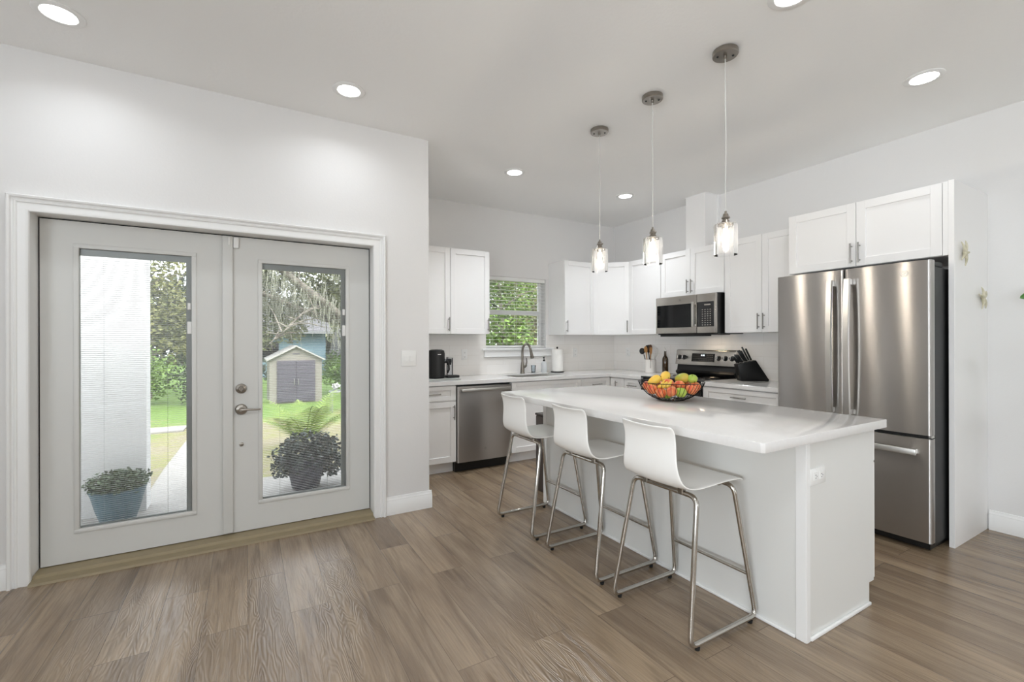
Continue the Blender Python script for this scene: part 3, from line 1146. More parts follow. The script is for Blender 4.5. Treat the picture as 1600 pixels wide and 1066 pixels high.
for yy in (3.595, 3.528, 3.085, 3.005, 2.930):
    zz = 1.118
    m = MB()
    m.T = Matrix.Translation((panel_pt(zz), yy, zz)) @ Matrix.Rotation(ang, 4, 'Y')
    m.lathe([(0.026, 0), (0.026, 0.006), (0.021, 0.012), (0.0195, 0.028), (0, 0.029)], (-0.0, 0, 0), 24, 'X')
    m.T = m.T @ Matrix.Scale(-1, 4, (1, 0, 0))
    kb = MB()
    kb.T = Matrix.Translation((panel_pt(zz, 0.0), yy, zz)) @ Matrix.Rotation(ang, 4, 'Y') @ Matrix.Rotation(-PI / 2, 4, 'Y')
    kb.lathe([(0, 0.0), (0.027, 0.0), (0.027, 0.005), (0.022, 0.008)], n=24)
    kb.lathe([(0.0, 0.030), (0.0185, 0.029), (0.0195, 0.008)], n=24)
    bmesh.ops.recalc_face_normals(kb.bm, faces=list(kb.bm.faces))
    m.bm.free()
    kn = add('knob', kb, M['blackp'], cp)
    g = MB()
    g.T = Matrix.Translation((panel_pt(zz, 0.0), yy, zz)) @ Matrix.Rotation(ang, 4, 'Y') @ Matrix.Rotation(-PI / 2, 4, 'Y')
    g.box(-0.016, 0.016, -0.005, 0.005, 0.030, 0.040, 0.002)
    add('knob_grip', g, M['steelh'], kn)

# ------------------------------------------------------------------ microwave
MY0, MY1 = 2.872, 3.630
t = thing('microwave', 'stainless over-the-range microwave with dark window under the short cabinet', 'microwave', (4.2, (MY0 + MY1) / 2, 1.372))
m = MB().box(4.020, XR - 0.009, MY0, MY1, 1.375, 1.786, 0.002)
add('housing', m, M['blackp'], t)
MX = 4.019
m = MB().box(3.985, MX, 3.092, MY1, 1.385, 1.782, 0.004, 2)
dr = add('door', m, M['steelp'], t)
add('door_window', MB().box(3.983, 3.9849, 3.150, 3.612, 1.448, 1.694, 0.0006), M['blackg'], dr)
m = MB().box(3.945, 3.960, 3.100, 3.128, 1.450, 1.705, 0.004, 2).box(3.958, 3.9848, 3.104, 3.124, 1.455, 1.475).box(3.958, 3.9848, 3.104, 3.124, 1.680, 1.700)
add('handle', m, M['steelh'], dr)
m = MB().box(3.987, MX, MY0 + 0.002, 3.089, 1.385, 1.782, 0.004, 2)
cpn = add('control_panel', m, M['steelp'], t)
kp = add('keypad', MB().box(3.985, 3.9868, 2.892, 3.086, 1.448, 1.700, 0.0006), M['blackg'], cpn)
m = MB()
for i in range(4):
    for j in range(8):
        yy = 2.925 + i * 0.030
        zz = 1.462 + j * 0.022
        m.box(3.9842, 3.9849, yy, yy + 0.014, zz, zz + 0.008)
m.box(3.9842, 3.9849, 2.93, 3.00, 1.662, 1.676)
add('key_legends', m, M['legend'], kp)
m = MB().box(3.99, 4.30, MY0 + 0.06, MY1 - 0.06, 1.368, 1.3748).box(3.992, 4.0, MY0 + 0.06, MY1 - 0.06, 1.352, 1.368)
add('underside_vent', m, M['blackp'], t)
add('task_light', MB().box(4.16, 4.22, 3.10, 3.22, 1.3655, 1.3679), mat('hood_light', (1, 1, 1, 1), 0.5, emit=(1.0, 0.78, 0.55, 1), estr=32), t)
monogram('badge', Matrix.Translation((3.984, 3.30, 1.738)) @ Matrix.Rotation(PI / 2, 4, 'Z'), 0.011, dr, M['pull'])

# ------------------------------------------------------------------ refrigerator
FX = 3.585
FY0, FY1 = 1.118, 2.048
t = thing('refrigerator', 'large stainless french-door refrigerator with a bottom freezer', 'refrigerator', (3.95, (FY0 + FY1) / 2, 0))
m = MB().box(3.655, XR - 0.02, FY0 + 0.004, FY1 - 0.004, 0.045, 1.762, 0.003)
add('cabinet_body', m, M['darkside'], t)
# u runs from the left door (far, +y) to the near right edge
T = frame(FX + 0.012, FY1, 0, 0, -1, -1, 0)
Wf = FY1 - FY0
mid = 0.462
ld = add('door', bowed(MB(), 0.0, mid - 0.003, 0.722, 1.800, 0.0, 0.012, T, 0.055), M['steel'], t)
rd = add('door', bowed(MB(), mid + 0.003, Wf, 0.722, 1.800, 0.0, 0.012, T, 0.055), M['steel'], t)
fz = add('freezer_drawer', bowed(MB(), 0.0, Wf, 0.062, 0.700, 0.0, 0.012, T, 0.055), M['steel'], t)
for par, u in ((ld, 0.395), (rd, 0.503)):
    m = MB()
    m.T = T
    pts = 14
    prof = []
    for k in range(pts + 1):
        z = 0.80 + (1.728 - 0.80) * k / pts
        n_ = 0.052 + 0.020 * math.sin(PI * k / pts)
        prof.append((z, n_))
    tb = bmesh.new()
    rows = []
    for z, n_ in prof:
        rows.append([tb.verts.new(q) for q in ((u - 0.019, n_, z), (u - 0.016, n_ + 0.010, z), (u + 0.016, n_ + 0.010, z), (u + 0.019, n_, z), (u + 0.017, n_ - 0.012, z), (u - 0.017, n_ - 0.012, z))])
    for a, b in zip(rows, rows[1:]):
        for k in range(6):
            tb.faces.new((a[k], a[(k + 1) % 6], b[(k + 1) % 6], b[k]))
    tb.faces.new(rows[0])
    tb.faces.new(rows[-1][::-1])
    bmesh.ops.recalc_face_normals(tb, faces=list(tb.faces))
    m._merge(tb)
    m.box(u - 0.014, u + 0.014, 0.0085, 0.046, 0.803, 0.835).box(u - 0.014, u + 0.014, 0.0085, 0.046, 1.690, 1.725)
    bmesh.ops.recalc_face_normals(m.bm, faces=list(m.bm.faces))
    add('handle', m, M['steelh'], par)
m = MB()
m.T = T
m.box(0.07, Wf - 0.055, 0.050, 0.066, 0.600, 0.638, 0.006, 2)
m.box(0.08, 0.11, 0.005, 0.052, 0.606, 0.632).box(Wf - 0.095, Wf - 0.065, 0.005, 0.052, 0.606, 0.632)
bmesh.ops.recalc_face_normals(m.bm, faces=list(m.bm.faces))
add('handle', m, M['steelh'], fz)
for a_, b_ in ((FY0 + 0.006, FY0 + 0.055), (FY1 - 0.055, FY1 - 0.006)):
    add('hinge_cover', MB().box(3.612, 3.80, a_, b_, 1.765, 1.795, 0.004), M['darkside'], t)
m = MB().box(3.64, 4.35, FY0 + 0.02, FY1 - 0.02, 0.012, 0.044)
add('base_grille', m, M['blackp'], t)
for yy in (FY0 + 0.06, FY1 - 0.06):
    for xx in (3.70, 4.30):
        add('levelling_foot', MB().cyl((xx, yy, 0), (xx, yy, 0.0115), 0.022, n=12), M['rubber'], t)
m = MB().box(3.60, 3.654, FY0 + 0.02, FY1 - 0.02, 0.702, 0.720)
add('door_gasket', m, M['rubber'], t)
m = MB().box(FX + 0.035, FX + 0.075, FY0 + 0.004, FY0 + 0.05, 0.703, 0.719, 0.002)
add('centre_hinge', m, M['steelh'], t)
monogram('badge', Matrix.Translation((FX - 0.0008, 1.245, 1.726)) @ Matrix.Rotation(PI / 2, 4, 'Z'), 0.019, rd, M['white'])

# ------------------------------------------------------------------ kitchen island
IX0, IX1, IY0, IY1 = 2.081, 2.715, 1.066, 3.075
t = thing('kitchen_island', 'white panelled kitchen island with stools along one side', 'kitchen island', ((IX0 + IX1) / 2, (IY0 + IY1) / 2, 0))
m = MB().box(IX0 + 0.012, IX1 - 0.001, IY0 + 0.012, IY1 - 0.012, 0.108, 0.874)
m.box(IX0 + 0.012, 2.664, IY0 + 0.012, IY1 - 0.012, 0.0, 0.108)
add('carcass', m, M['cab'], t)
add('back_panel', MB().box(IX0 + 0.004, IX0 + 0.0118, IY0 + 0.012, IY1 - 0.012, 0.0, 0.8745), M['ispanel_shade'], t)
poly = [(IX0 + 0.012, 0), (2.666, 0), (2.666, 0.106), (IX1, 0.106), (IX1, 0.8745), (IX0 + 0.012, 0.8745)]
add('end_panel', MB().prism(poly, IY0 + 0.002, IY0 + 0.0118, 'XZ'), M['ispanel_shade'], t)
add('end_panel', MB().prism(poly, IY1 - 0.0118, IY1 - 0.002, 'XZ'), M['cab'], t)
for yy in (IY0, IY1):
    s = 1 if yy == IY0 else -1
    a, b = sorted((yy - 0.004 * s, yy + 0.040 * s))
    m = MB().box(IX0 - 0.002, IX0 + 0.0035, a, b, 0.0, 0.8745, 0.001)
    c_, d_ = sorted((yy - 0.004 * s, yy + 0.0015 * s))
    m.box(IX0 + 0.0035, IX0 + 0.030, c_, d_, 0.0, 0.8745)
    add('corner_trim', m, M['trim'], t)
m = MB().box(IX0 - 0.008, IX0 + 0.0035, IY0 + 0.042, IY1 - 0.042, 0, 0.016, 0.004, 2)
m.box(IX0 + 0.032, 2.664, IY0 - 0.010, IY0 + 0.0018, 0, 0.016, 0.004, 2)
add('shoe_moulding', m, M['trim'], t)
Ti = frame(IX1, IY0 + 0.004, 0, 0, 1, 1, 0)
wi = (IY1 - IY0 - 0.008) / 3
for k in range(3):
    shaker(Ti, k * wi, (k + 1) * wi, 0.70, 0.866, t, 'drawer', 'h', (k * wi + wi / 2, 0.785))
    shaker(Ti, k * wi, (k + 1) * wi, 0.112, 0.695, t, 'door', 'v', (k * wi + 0.03, 0.52))
_c = 0.012
m = MB().prism([(1.702 + _c, 1.022), (2.745 - _c * 0.5, 1.022), (2.745, 1.022 + _c * 0.5), (2.745, 3.108 - _c), (2.745 - _c, 3.108), (1.702 + _c, 3.108), (1.702, 3.108 - _c), (1.702, 1.022 + _c)], 0.875, 0.915, 'XY', 0.002)
o = add('island_worktop', m, M['quartz'])
tag(o, 'glossy white quartz slab on top of the island, overhanging the stools', 'worktop')


def outlet(name, label, T, w, h, sockets, kind='outlet', group=None):
    o = T @ Vector((0, 0, 0))
    t = thing(name, label, kind, (o.x, o.y, o.z), group)
    m = MB()
    m.T = T
    m.box(-w / 2, w / 2, 0, 0.006, -h / 2, h / 2, 0.002, 2)
    bmesh.ops.recalc_face_normals(m.bm, faces=list(m.bm.faces))
    pl = add('cover_plate', m, M['white'], t)
    for (cx, cz, sw, sh, typ, rot) in sockets:
        m = MB()
        m.T = T
        m.box(cx - sw / 2, cx + sw / 2, 0.006, 0.009, cz - sh / 2, cz + sh / 2, 0.0008)
        bmesh.ops.recalc_face_normals(m.bm, faces=list(m.bm.faces))
        so = add('socket' if typ == 'o' else 'rocker', m, M['white'], t)
        if typ == 'o':
            m = MB()
            m.T = T
            if rot:
                m.box(cx - 0.004, cx + 0.004, 0.009, 0.0093, cz + 0.005, cz + 0.0075).box(cx - 0.004, cx + 0.004, 0.009, 0.0093, cz - 0.0075, cz - 0.005)
                m.box(cx + 0.007, cx + 0.011, 0.009, 0.0093, cz - 0.002, cz + 0.002)
            else:
                m.box(cx - 0.0075, cx - 0.005, 0.009, 0.0093, cz - 0.004, cz + 0.004).box(cx + 0.005, cx + 0.0075, 0.009, 0.0093, cz - 0.004, cz + 0.004)
                m.box(cx - 0.002, cx + 0.002, 0.009, 0.0093, cz - 0.011, cz - 0.007)
            add('slots', m, M['blackp'], so)
    return t


outlet('power_outlet', 'white horizontal double outlet on the near end of the island', frame(2.176, IY0 + 0.0015, 0.711, 1, 0, 0, -1), 0.125, 0.073,
       [(-0.024, 0, 0.030, 0.034, 'o', 1), (0.024, 0, 0.030, 0.034, 'o', 1)])
outlet('power_outlet', 'white wall outlet on the backsplash right of the coffee machine', frame(2.152, YB - 0.0085, 1.155, 1, 0, 0, -1), 0.073, 0.118,
       [(0, 0.024, 0.034, 0.030, 'o', 0), (0, -0.024, 0.034, 0.030, 'o', 0)])
outlet('power_outlet', 'white wall outlet on the backsplash right of the paper towel', frame(3.745, YB - 0.0085, 1.155, 1, 0, 0, -1), 0.073, 0.118,
       [(0, 0.024, 0.034, 0.030, 'o', 0), (0, -0.024, 0.034, 0.030, 'o', 0)])
outlet('power_outlet', 'white wall outlet on the range wall near the corner', frame(XR - 0.0085, 4.52, 1.155, 0, -1, -1, 0), 0.073, 0.118,
       [(0, 0.024, 0.034, 0.030, 'o', 0), (0, -0.024, 0.034, 0.030, 'o', 0)])
outlet('light_switch', 'white two-gang rocker light switch beside the glazed doors', frame(1.077, YD - 0.0005, 1.177, 1, 0, 0, -1), 0.116, 0.118,
       [(-0.023, -0.002, 0.030, 0.044, 'r', 0), (0.023, -0.002, 0.030, 0.044, 'r', 0)], 'light switch')

# dark bin beyond the island
t = thing('trash_bin', 'tall dark brown bin standing past the far end of the island', 'bin', (2.33, 3.25, 0))
add('bin_body', MB().box(2.20, 2.46, 3.125, 3.378, 0.0, 0.655, 0.01, 2), M['terra'], t)
add('lid', MB().box(2.196, 2.464, 3.121, 3.382, 0.656, 0.676, 0.006, 2), M['terra'], t)

# ------------------------------------------------------------------ stools
def fillet(pts, r=0.035, n=5):
    out = []
    m_ = len(pts)
    for i in range(m_):
        p = Vector(pts[i])
        a = (Vector(pts[i - 1]) - p).normalized()
        b = (Vector(pts[(i + 1) % m_]) - p).normalized()
        for k in range(n + 1):
            s_ = k / n
            q = p + a * r * (1 - s_) ** 2 + b * r * s_ ** 2
            out.append(q)
    return out


def make_stool(loc, label):
    t = thing('bar_stool', label, 'bar stool', loc, 'white bar stools along the island')
    X, Y = loc[0], loc[1]
    # shell: profile from the front lip, back along the seat, up the backrest
    prof = [(0.200, 0.632), (0.193, 0.648), (0.165, 0.657), (0.10, 0.656), (0.03, 0.652), (-0.05, 0.645), (-0.12, 0.641), (-0.172, 0.645),
            (-0.212, 0.662), (-0.235, 0.696), (-0.244, 0.745), (-0.244, 0.80), (-0.245, 0.85), (-0.251, 0.89), (-0.260, 0.915), (-0.272, 0.926)]
    half = [0.178, 0.190, 0.195, 0.197, 0.197, 0.196, 0.194, 0.190, 0.184, 0.174, 0.163, 0.156, 0.155, 0.157, 0.157, 0.146]
    dish = [0.0, 0.0, 0.002, 0.007, 0.011, 0.013, 0.014, 0.013, 0.010, 0.008, 0.008, 0.010, 0.011, 0.011, 0.011, 0.011]
    n = len(prof)
    tb = bmesh.new()
    rows = []
    nv = 12
    for i, ((x, z), h, d) in enumerate(zip(prof, half, dish)):
        a = prof[max(0, i - 1)]
        b = prof[min(n - 1, i + 1)]
        tx, tz = b[0] - a[0], b[1] - a[1]
        l_ = math.hypot(tx, tz)
        nx_, nz_ = tz / l_, -tx / l_    # toward the sitter
        row = []
        for j in range(nv + 1):
            v = 2 * j / nv - 1
            e = abs(v) ** 2.2
            row.append(tb.verts.new((X + x + nx_ * d * e, Y + v * h, z + nz_ * d * e)))
        rows.append(row)
    for i in range(n - 1):
        for j in range(nv):
            tb.faces.new((rows[i][j], rows[i][j + 1], rows[i + 1][j + 1], rows[i + 1][j]))
    # round the plan corners of lip and back top
    bmesh.ops.recalc_face_normals(tb, faces=list(tb.faces))
    m = MB()
    m._merge(tb)
    sh = add('seat_shell', m, M['stool'], t, angle=180)
    so = sh.modifiers.new('thickness', 'SOLIDIFY')
    so.thickness = 0.009
    so.offset = 0
    bv = sh.modifiers.new('round', 'SUBSURF')
    bv.levels = 2
    bv.render_levels = 2
    zt = 0.632
    r = 0.0115
    xr, xf, yt, yb = -0.140, 0.118, 0.186, 0.232
    loop = [(-0.245 + 0.0, -yb, r + 0.012), (0.214, -yb, r + 0.012), (xf, -yt, zt), (xf, yt, zt), (0.214, yb, r + 0.012), (-0.245, yb, r + 0.012), (xr, yt, zt - 0.012), (xr, -yt, zt - 0.012)]
    loop = [(X + a, Y + b, c) for a, b, c in loop]
    m = MB().tube(fillet(loop, 0.042, 6), r, closed=True, n=12)
    add('frame', m, M['chrome'], t)
    # footrest between the front legs
    zf = 0.215
    k = (zf - 0.023) / (zt - 0.023)
    xx = X + 0.214 + (xf - 0.214) * k
    hw = yb + (yt - yb) * k
    add('footrest', MB().cyl((xx, Y - hw, zf), (xx, Y + hw, zf), 0.008, n=12), M['chrome'], t)
    for sy in (-1, 1):
        for sx in (-0.20, 0.17):
            add('foot_pad', MB().cyl((X + sx, Y + sy * yb, 0.0), (X + sx, Y + sy * yb, 0.0135), 0.010, 0.012, 12), M['rubber'], t)
    for sx in (xr, xf):
        for sy in (-0.105, 0.105):
            add('mounting_clip', MB().box(X + sx - 0.014, X + sx + 0.014, Y + sy - 0.015, Y + sy + 0.015, zt - 0.018, zt + 0.010, 0.004), M['nickel'], t)
    return t


st = make_stool((1.843, 1.508, 0), 'white moulded bar stool nearest the camera, by the outlet end of the island')
dup(st, (1.848, 2.112, 0), 'middle of the three white moulded bar stools at the island')
dup(st, (1.845, 2.742, 0), 'farthest white moulded bar stool, nearest the dishwasher')

# ------------------------------------------------------------------ pendants
def make_pendant(loc, drop, label):
    x, y, z = loc
    t = thing('pendant_light', label, 'pendant light', loc, 'glass pendant lights over the island')
    m = MB().lathe([(0, -0.0005), (0.064, -0.0005), (0.066, -0.004), (0.066, -0.024), (0.063, -0.028), (0, -0.028)], loc, 40)
    m.lathe([(0, -0.028), (0.009, -0.028), (0.008, -0.045), (0, -0.045)], loc, 16)
    cn = add('canopy', m, M['nickel'], t)
    m = MB().sph((x - 0.030, y + 0.026, z - 0.0285), 0.006, n=10).sph((x + 0.030, y - 0.026, z - 0.0285), 0.006, n=10)
    add('screw', m, M['darkside'], cn)
    top = z - drop       # top of the metal cap
    pth = []
    for k in range(15):
        s_ = k / 14
        pth.append((x + 0.003 * math.sin(s_ * 9) * (1 - s_), y + 0.003 * math.sin(s_ * 7 + 1) * s_ * (1 - s_) * 4, z - 0.04 - s_ * (drop - 0.04)))
    add('cord', MB().tube(pth, 0.0028, n=6), M['cord'], t)
    m = MB().lathe([(0, 0), (0.006, 0), (0.007, -0.012), (0.013, -0.016), (0.016, -0.030), (0.021, -0.034), (0.022, -0.040), (0.016, -0.044), (0.020, -0.056), (0.033, -0.070), (0.034, -0.074), (0.022, -0.076), (0.019, -0.098), (0, -0.098)], (x, y, top), 28)
    m.cyl((x + 0.012, y, top - 0.028), (x + 0.030, y, top - 0.028), 0.005, n=8)
    add('socket_cap', m, M['nickel'], t)
    g = MB().lathe([(0.030, -0.072), (0.056, -0.072), (0.0605, -0.077), (0.0605, -0.240), (0.0580, -0.240), (0.0580, -0.079), (0.055, -0.0745), (0.030, -0.0745)], (x, y, top), 40)
    add('glass_shade', g, M['shade'], t)
    b = MB().lathe([(0, -0.098), (0.010, -0.100), (0.012, -0.120), (0.0155, -0.150), (0.0155, -0.175), (0.010, -0.195), (0, -0.203)], (x, y, top), 20)
    add('bulb', b, M['bulb'], t)
    return t


M['cord'] = mat('clear_cord', lin(205, 203, 198), 0.4)
make_pendant((2.262, 1.567, HC), HC - 2.015, 'nearest of the three clear glass pendant lights over the island')
make_pendant((2.270, 2.092, HC), HC - 2.043, 'middle of the three clear glass pendant lights over the island')
make_pendant((2.284, 2.621, HC), HC - 2.066, 'farthest of the three clear glass pendant lights over the island')

# ------------------------------------------------------------------ recessed ceiling lights
def make_downlight(loc, label):
    t = thing('recessed_light', label, 'ceiling light', loc, 'recessed ceiling lights')
    m = MB().lathe([(0.098, -0.0004), (0.098, -0.003), (0.092, -0.0065), (0.070, -0.007), (0.066, -0.004), (0.066, -0.0004)], loc, 48)
    add('trim_ring', m, M['trim'], t)
    m = MB().lathe([(0.0655, -0.0005), (0.0655, -0.0050), (0.05, -0.0066), (0.0, -0.0072)], loc, 40)
    add('diffuser', m, M['led'], t)
    return t


DL = [((-0.779, 2.990, HC), 'round ceiling light over the left glazed door, at the top left'),
      ((0.558, 2.997, HC), 'round ceiling light above the right glazed door'),
      ((2.171, 3.681, HC), 'round ceiling light in front of the left wall cabinets'),
      ((3.575, 3.683, HC), 'round ceiling light near the kitchen corner'),
      ((3.531, 1.127, HC), 'round ceiling light in front of the refrigerator cabinet'),
      ((2.156, 1.158, HC), 'round ceiling light cut by the top edge, next to the nearest pendant')]
first = make_downlight(*DL[0])
for p, lb in DL[1:]:
    dup(first, p, lb)
extra = [(-0.779, 0.2), (0.558, 0.2), (-0.779, -2.2), (1.3, -2.2), (3.3, -2.2), (3.3, -0.6)]  # fixtures added out of view as fill light
for p in extra:
    dup(first, (p[0], p[1], HC), 'round ceiling light added behind the camera for fill')
# the light each fixture throws
POWER = [2.3, 2.3, 9.5, 6.0, 1.2, 1.6] + [6.0] * 6
SPREAD = [150, 150, 112, 110, 140, 140] + [140] * 6
for (px_, py_), pw_, sp_ in zip([(a[0][0], a[0][1]) for a in DL] + extra, POWER, SPREAD):
    lamp('downlight_lamp', 'AREA', (px_, py_, HC - 0.012), pw_, (0.90, 0.95, 1.0), (0, 0, 0), shape='DISK', size=0.12, spread=math.radians(sp_))

# ------------------------------------------------------------------ fruit bowl
BC = Vector((2.440, 2.095, 0.915))
RT = Vector((0.652, -0.758, 0))     # to the right as one faces the corner from the room
DP = Vector((0.758, 0.652, 0))
M['wire'] = mat('black_wire', lin(24, 23, 24), 0.35, 0.6)
t = thing('wire_fruit_bowl', 'black wire fruit bowl heaped with fruit on the island', 'fruit bowl', BC)
def bowl_r(z):   # radius at height z above the worktop
    s_ = min(1.0, max(0.0, z / 0.118))
    return 0.085 + (0.208 - 0.085) * math.sin(s_ * PI / 2) ** 0.9 if s_ < 1 else 0.208


bp = [(0.086, 0.004), (0.118, 0.016), (0.150, 0.036), (0.176, 0.062), (0.196, 0.090), (0.210, 0.120)]
m = MB()
for r, z, w_ in ((0.210, 0.120, 0.0026), (0.086, 0.004, 0.0030)):
    m.tube([(BC.x + r * math.cos(2 * PI * k / 48), BC.y + r * math.sin(2 * PI * k / 48), BC.z + z) for k in range(48)], w_, closed=True, n=8)
add('rim', m, M['wire'], t)
m = MB()
for k in range(44):
    a = 2 * PI * k / 44
    m.tube([(BC.x + r * math.cos(a), BC.y + r * math.sin(a), BC.z + z) for r, z in bp], 0.0016, n=5)
add('wires', m, M['wire'], t)
m = MB()
for a in (0.0, PI / 3, 2 * PI / 3):
    m.tube([(BC.x - 0.085 * math.cos(a), BC.y - 0.085 * math.sin(a), BC.z + 0.004), (BC.x + 0.085 * math.cos(a), BC.y + 0.085 * math.sin(a), BC.z + 0.004)], 0.0016, n=5)
add('base_wires', m, M['wire'], t)

M['apple_red'] = mat('red_apple_skin', lin(206, 84, 54), 0.3, color2=lin(226, 150, 96), vscale=9, stretch=(3, 3, 0.6))
M['apple_green'] = mat('green_apple_skin', lin(140, 172, 62), 0.3, color2=lin(172, 190, 84), vscale=14)
M['mango'] = mat('yellow_mango_skin', lin(236, 186, 66), 0.35, color2=lin(226, 196, 84), vscale=10)
M['mangor'] = mat('green_mango_skin', lin(156, 170, 66), 0.35, color2=lin(196, 170, 70), vscale=8)
M['stem'] = mat('fruit_stem', lin(86, 62, 38), 0.7)


def apple(a, b, z, r, mt, name, label, group, tilt=(0.3, 0.2)):
    c = BC + RT * a + DP * b + Vector((0, 0, z - 0.915))
    t = thing(name, label, name.split('_')[-1], c, group)
    t.rotation_euler = (0, 0, 0)
    m = MB()
    m.T = Matrix.Translation(c) @ Euler((tilt[0], tilt[1], 0)).to_matrix().to_4x4()
    pr = []
    for k in range(15):
        th = PI * k / 14
        rr = r * math.sin(th) * (1 + 0.05 * math.cos(th))
        zz = r * 0.92 * math.cos(th)
        dmp = math.exp(-(rr / (0.30 * r)) ** 2)
        zz -= 0.26 * r * dmp * (1 if th < PI / 2 else -0.6)
        pr.append((rr if 0 < k < 14 else 0, zz))
    m.lathe(pr[::-1], n=22)
    add('skin', m, mt, t, angle=80)
    s_ = MB()
    s_.T = m_T = Matrix.Translation(c) @ Euler((tilt[0], tilt[1], 0)).to_matrix().to_4x4()
    s_.tube([(0, 0, r * 0.62), (0.001, 0, r * 0.85), (0.004, 0.001, r * 1.12)], 0.0013, n=5)
    add('stem', s_, M['stem'], t)
    return t


def mango(a, b, z, L_, r, rot, mt, label, cat='mango', group=None):
    c = BC + RT * a + DP * b + Vector((0, 0, z - 0.915))
    m = MB()
    m.T = Matrix.Translation(c) @ Euler(rot).to_matrix().to_4x4()
    pr = []
    for k in range(17):
        th = PI * k / 16
        pr.append((r * math.sin(th) ** 0.85 * (1 - 0.14 * math.cos(th)) if 0 < k < 16 else 0, -L_ / 2 * math.cos(th)))
    m.lathe(pr, n=22)
    t = thing(cat, label, cat, c, group)
    add('skin', m, mt, t, angle=80)
    s_ = MB()
    s_.T = Matrix.Translation(c) @ Euler(rot).to_matrix().to_4x4()
    s_.cyl((0, 0, L_ / 2 - 0.002), (0, 0, L_ / 2 + 0.006), 0.0035, 0.002, 8)
    add('stem', s_, M['stem'], t)
    return t


GR = 'red apples in the wire bowl'
GG = 'green apples in the wire bowl'
AP = [  # right, depth, z, r
    (-0.118, -0.060, 0.985, 0.036, 'r', 'red apple at the left end of the bowl, against the wires'),
    (-0.062, -0.092, 0.968, 0.036, 'r', 'red apple low at the front left of the bowl'),
    (0.002, -0.118, 0.982, 0.037, 'r', 'red apple at the very front middle of the bowl'),
    (0.060, -0.088, 0.974, 0.037, 'g', 'green apple low at the front right of the bowl'),
    (0.126, -0.052, 0.990, 0.036, 'r', 'red apple at the right front of the bowl, beside the low green apple'),
    (-0.020, -0.045, 0.957, 0.034, 'g', 'green apple deep at the bottom middle of the bowl'),
    (0.152, 0.020, 1.002, 0.035, 'r', 'red apple at the far right end of the bowl'),
    (-0.150, 0.020, 1.000, 0.035, 'r', 'red apple at the far left end of the bowl'),
    (0.095, 0.090, 1.000, 0.036, 'r', 'red apple at the back right of the bowl'),
    (-0.070, 0.110, 1.000, 0.036, 'r', 'red apple at the back left of the bowl'),
    (0.015, 0.060, 0.975, 0.037, 'r', 'red apple buried in the back middle of the bowl'),
    (0.052, -0.020, 1.012, 0.036, 'r', 'red apple on top, right of the middle of the heap'),
    (-0.018, -0.050, 1.026, 0.037, 'r', 'red apple on top in front of the mangoes'),
    (0.135, 0.045, 1.052, 0.033, 'g', 'green apple at the right top of the heap'),
]
for i, (a, b, z, r, k, lb) in enumerate(AP):
    apple(a, b, z, r, M['apple_red' if k == 'r' else 'apple_green'], 'red_apple' if k == 'r' else 'green_apple', lb, GR if k == 'r' else GG, (0.3 * math.sin(i * 2.1), 0.35 * math.cos(i * 1.7)))
mango(-0.105, -0.015, 1.040, 0.096, 0.031, (0.9, 0.5, 0.6), M['mango'], 'yellow mango on top at the left of the heap', group='yellow mangoes in the wire bowl')
mango(-0.038, 0.040, 1.064, 0.098, 0.031, (0.5, 1.1, 0.9), M['mango'], 'topmost yellow mango, resting behind the other', group='yellow mangoes in the wire bowl')
mango(0.070, 0.055, 1.054, 0.094, 0.034, (1.2, 0.9, 0.2), M['mangor'], 'large green mango on top at the back right of the heap')
# small bananas: curved pods
t = thing('banana_bunch', 'short yellow banana bunch tucked below the left mango in the bowl', 'bananas', BC + RT * -0.06 + DP * -0.075 + Vector((0, 0, 0.095)))
for k in range(3):
    base_ = BC + RT * (-0.085 + 0.022 * k) + DP * (-0.070) + Vector((0, 0, 0.088))
    pts = []
    for q in range(7):
        s_ = q / 6
        pts.append(base_ + RT * (0.045 * s_) + DP * (-0.02 * math.sin(PI * s_)) + Vector((0, 0, 0.045 * s_ - 0.012 * math.sin(PI * s_))))
    add('banana', MB().tube(pts, 0.011, n=10, rads=[0.004, 0.009, 0.0115, 0.012, 0.0115, 0.009, 0.004]), M['mango'], t)

# ------------------------------------------------------------------ things on the worktops
Z = cz1 + 0.0006
# coffee machine on its tray
o = add('serving_tray', MB().box(1.455, 1.895, 4.30, 4.62, Z, Z + 0.010, 0.003), mat('grey_tray', lin(168, 170, 166), 0.4))
tag(o, 'flat grey tray under the black coffee machine', 'tray')
t = thing('coffee_machine', 'black capsule coffee machine on a grey tray beside the wall', 'coffee machine', (1.70, 4.45, Z + 0.01))
zb = Z + 0.0106
m = MB().lathe([(0, 0), (0.080, 0), (0.086, 0.006), (0.088, 0.05), (0.088, 0.255), (0.080, 0.285), (0.055, 0.295), (0, 0.297)], (1.700, 4.49, zb), 36)
hb = add('machine_body', m, M['blackp'], t)
m = MB().box(1.755, 1.845, 4.42, 4.50, zb + 0.155, zb + 0.20, 0.012, 3).cyl((1.83, 4.46, zb + 0.135), (1.83, 4.46, zb + 0.158), 0.018, 0.022, 16)
add('brew_spout', m, M['blackg'], t)
m = MB().tube([(1.785, 4.43, zb + 0.19), (1.800, 4.40, zb + 0.15), (1.802, 4.395, zb + 0.09), (1.79, 4.41, zb + 0.055)], 0.010, n=8)
add('lever', m, M['blackp'], t)
m = MB().cyl((1.84, 4.47, zb + 0.030), (1.84, 4.47, zb + 0.205), 0.034, 0.034, 24)
add('water_tank', m, M['clearp'], t)
m = MB().lathe([(0.0, 0.206), (0.036, 0.206), (0.036, 0.218), (0.0, 0.220)], (1.84, 4.47, zb), 24)
add('tank_lid', m, M['steelh'], t)
m = MB().box(1.795, 1.93, 4.415, 4.51, zb, zb + 0.026, 0.008, 2)
add('drip_tray', m, M['blackp'], t)
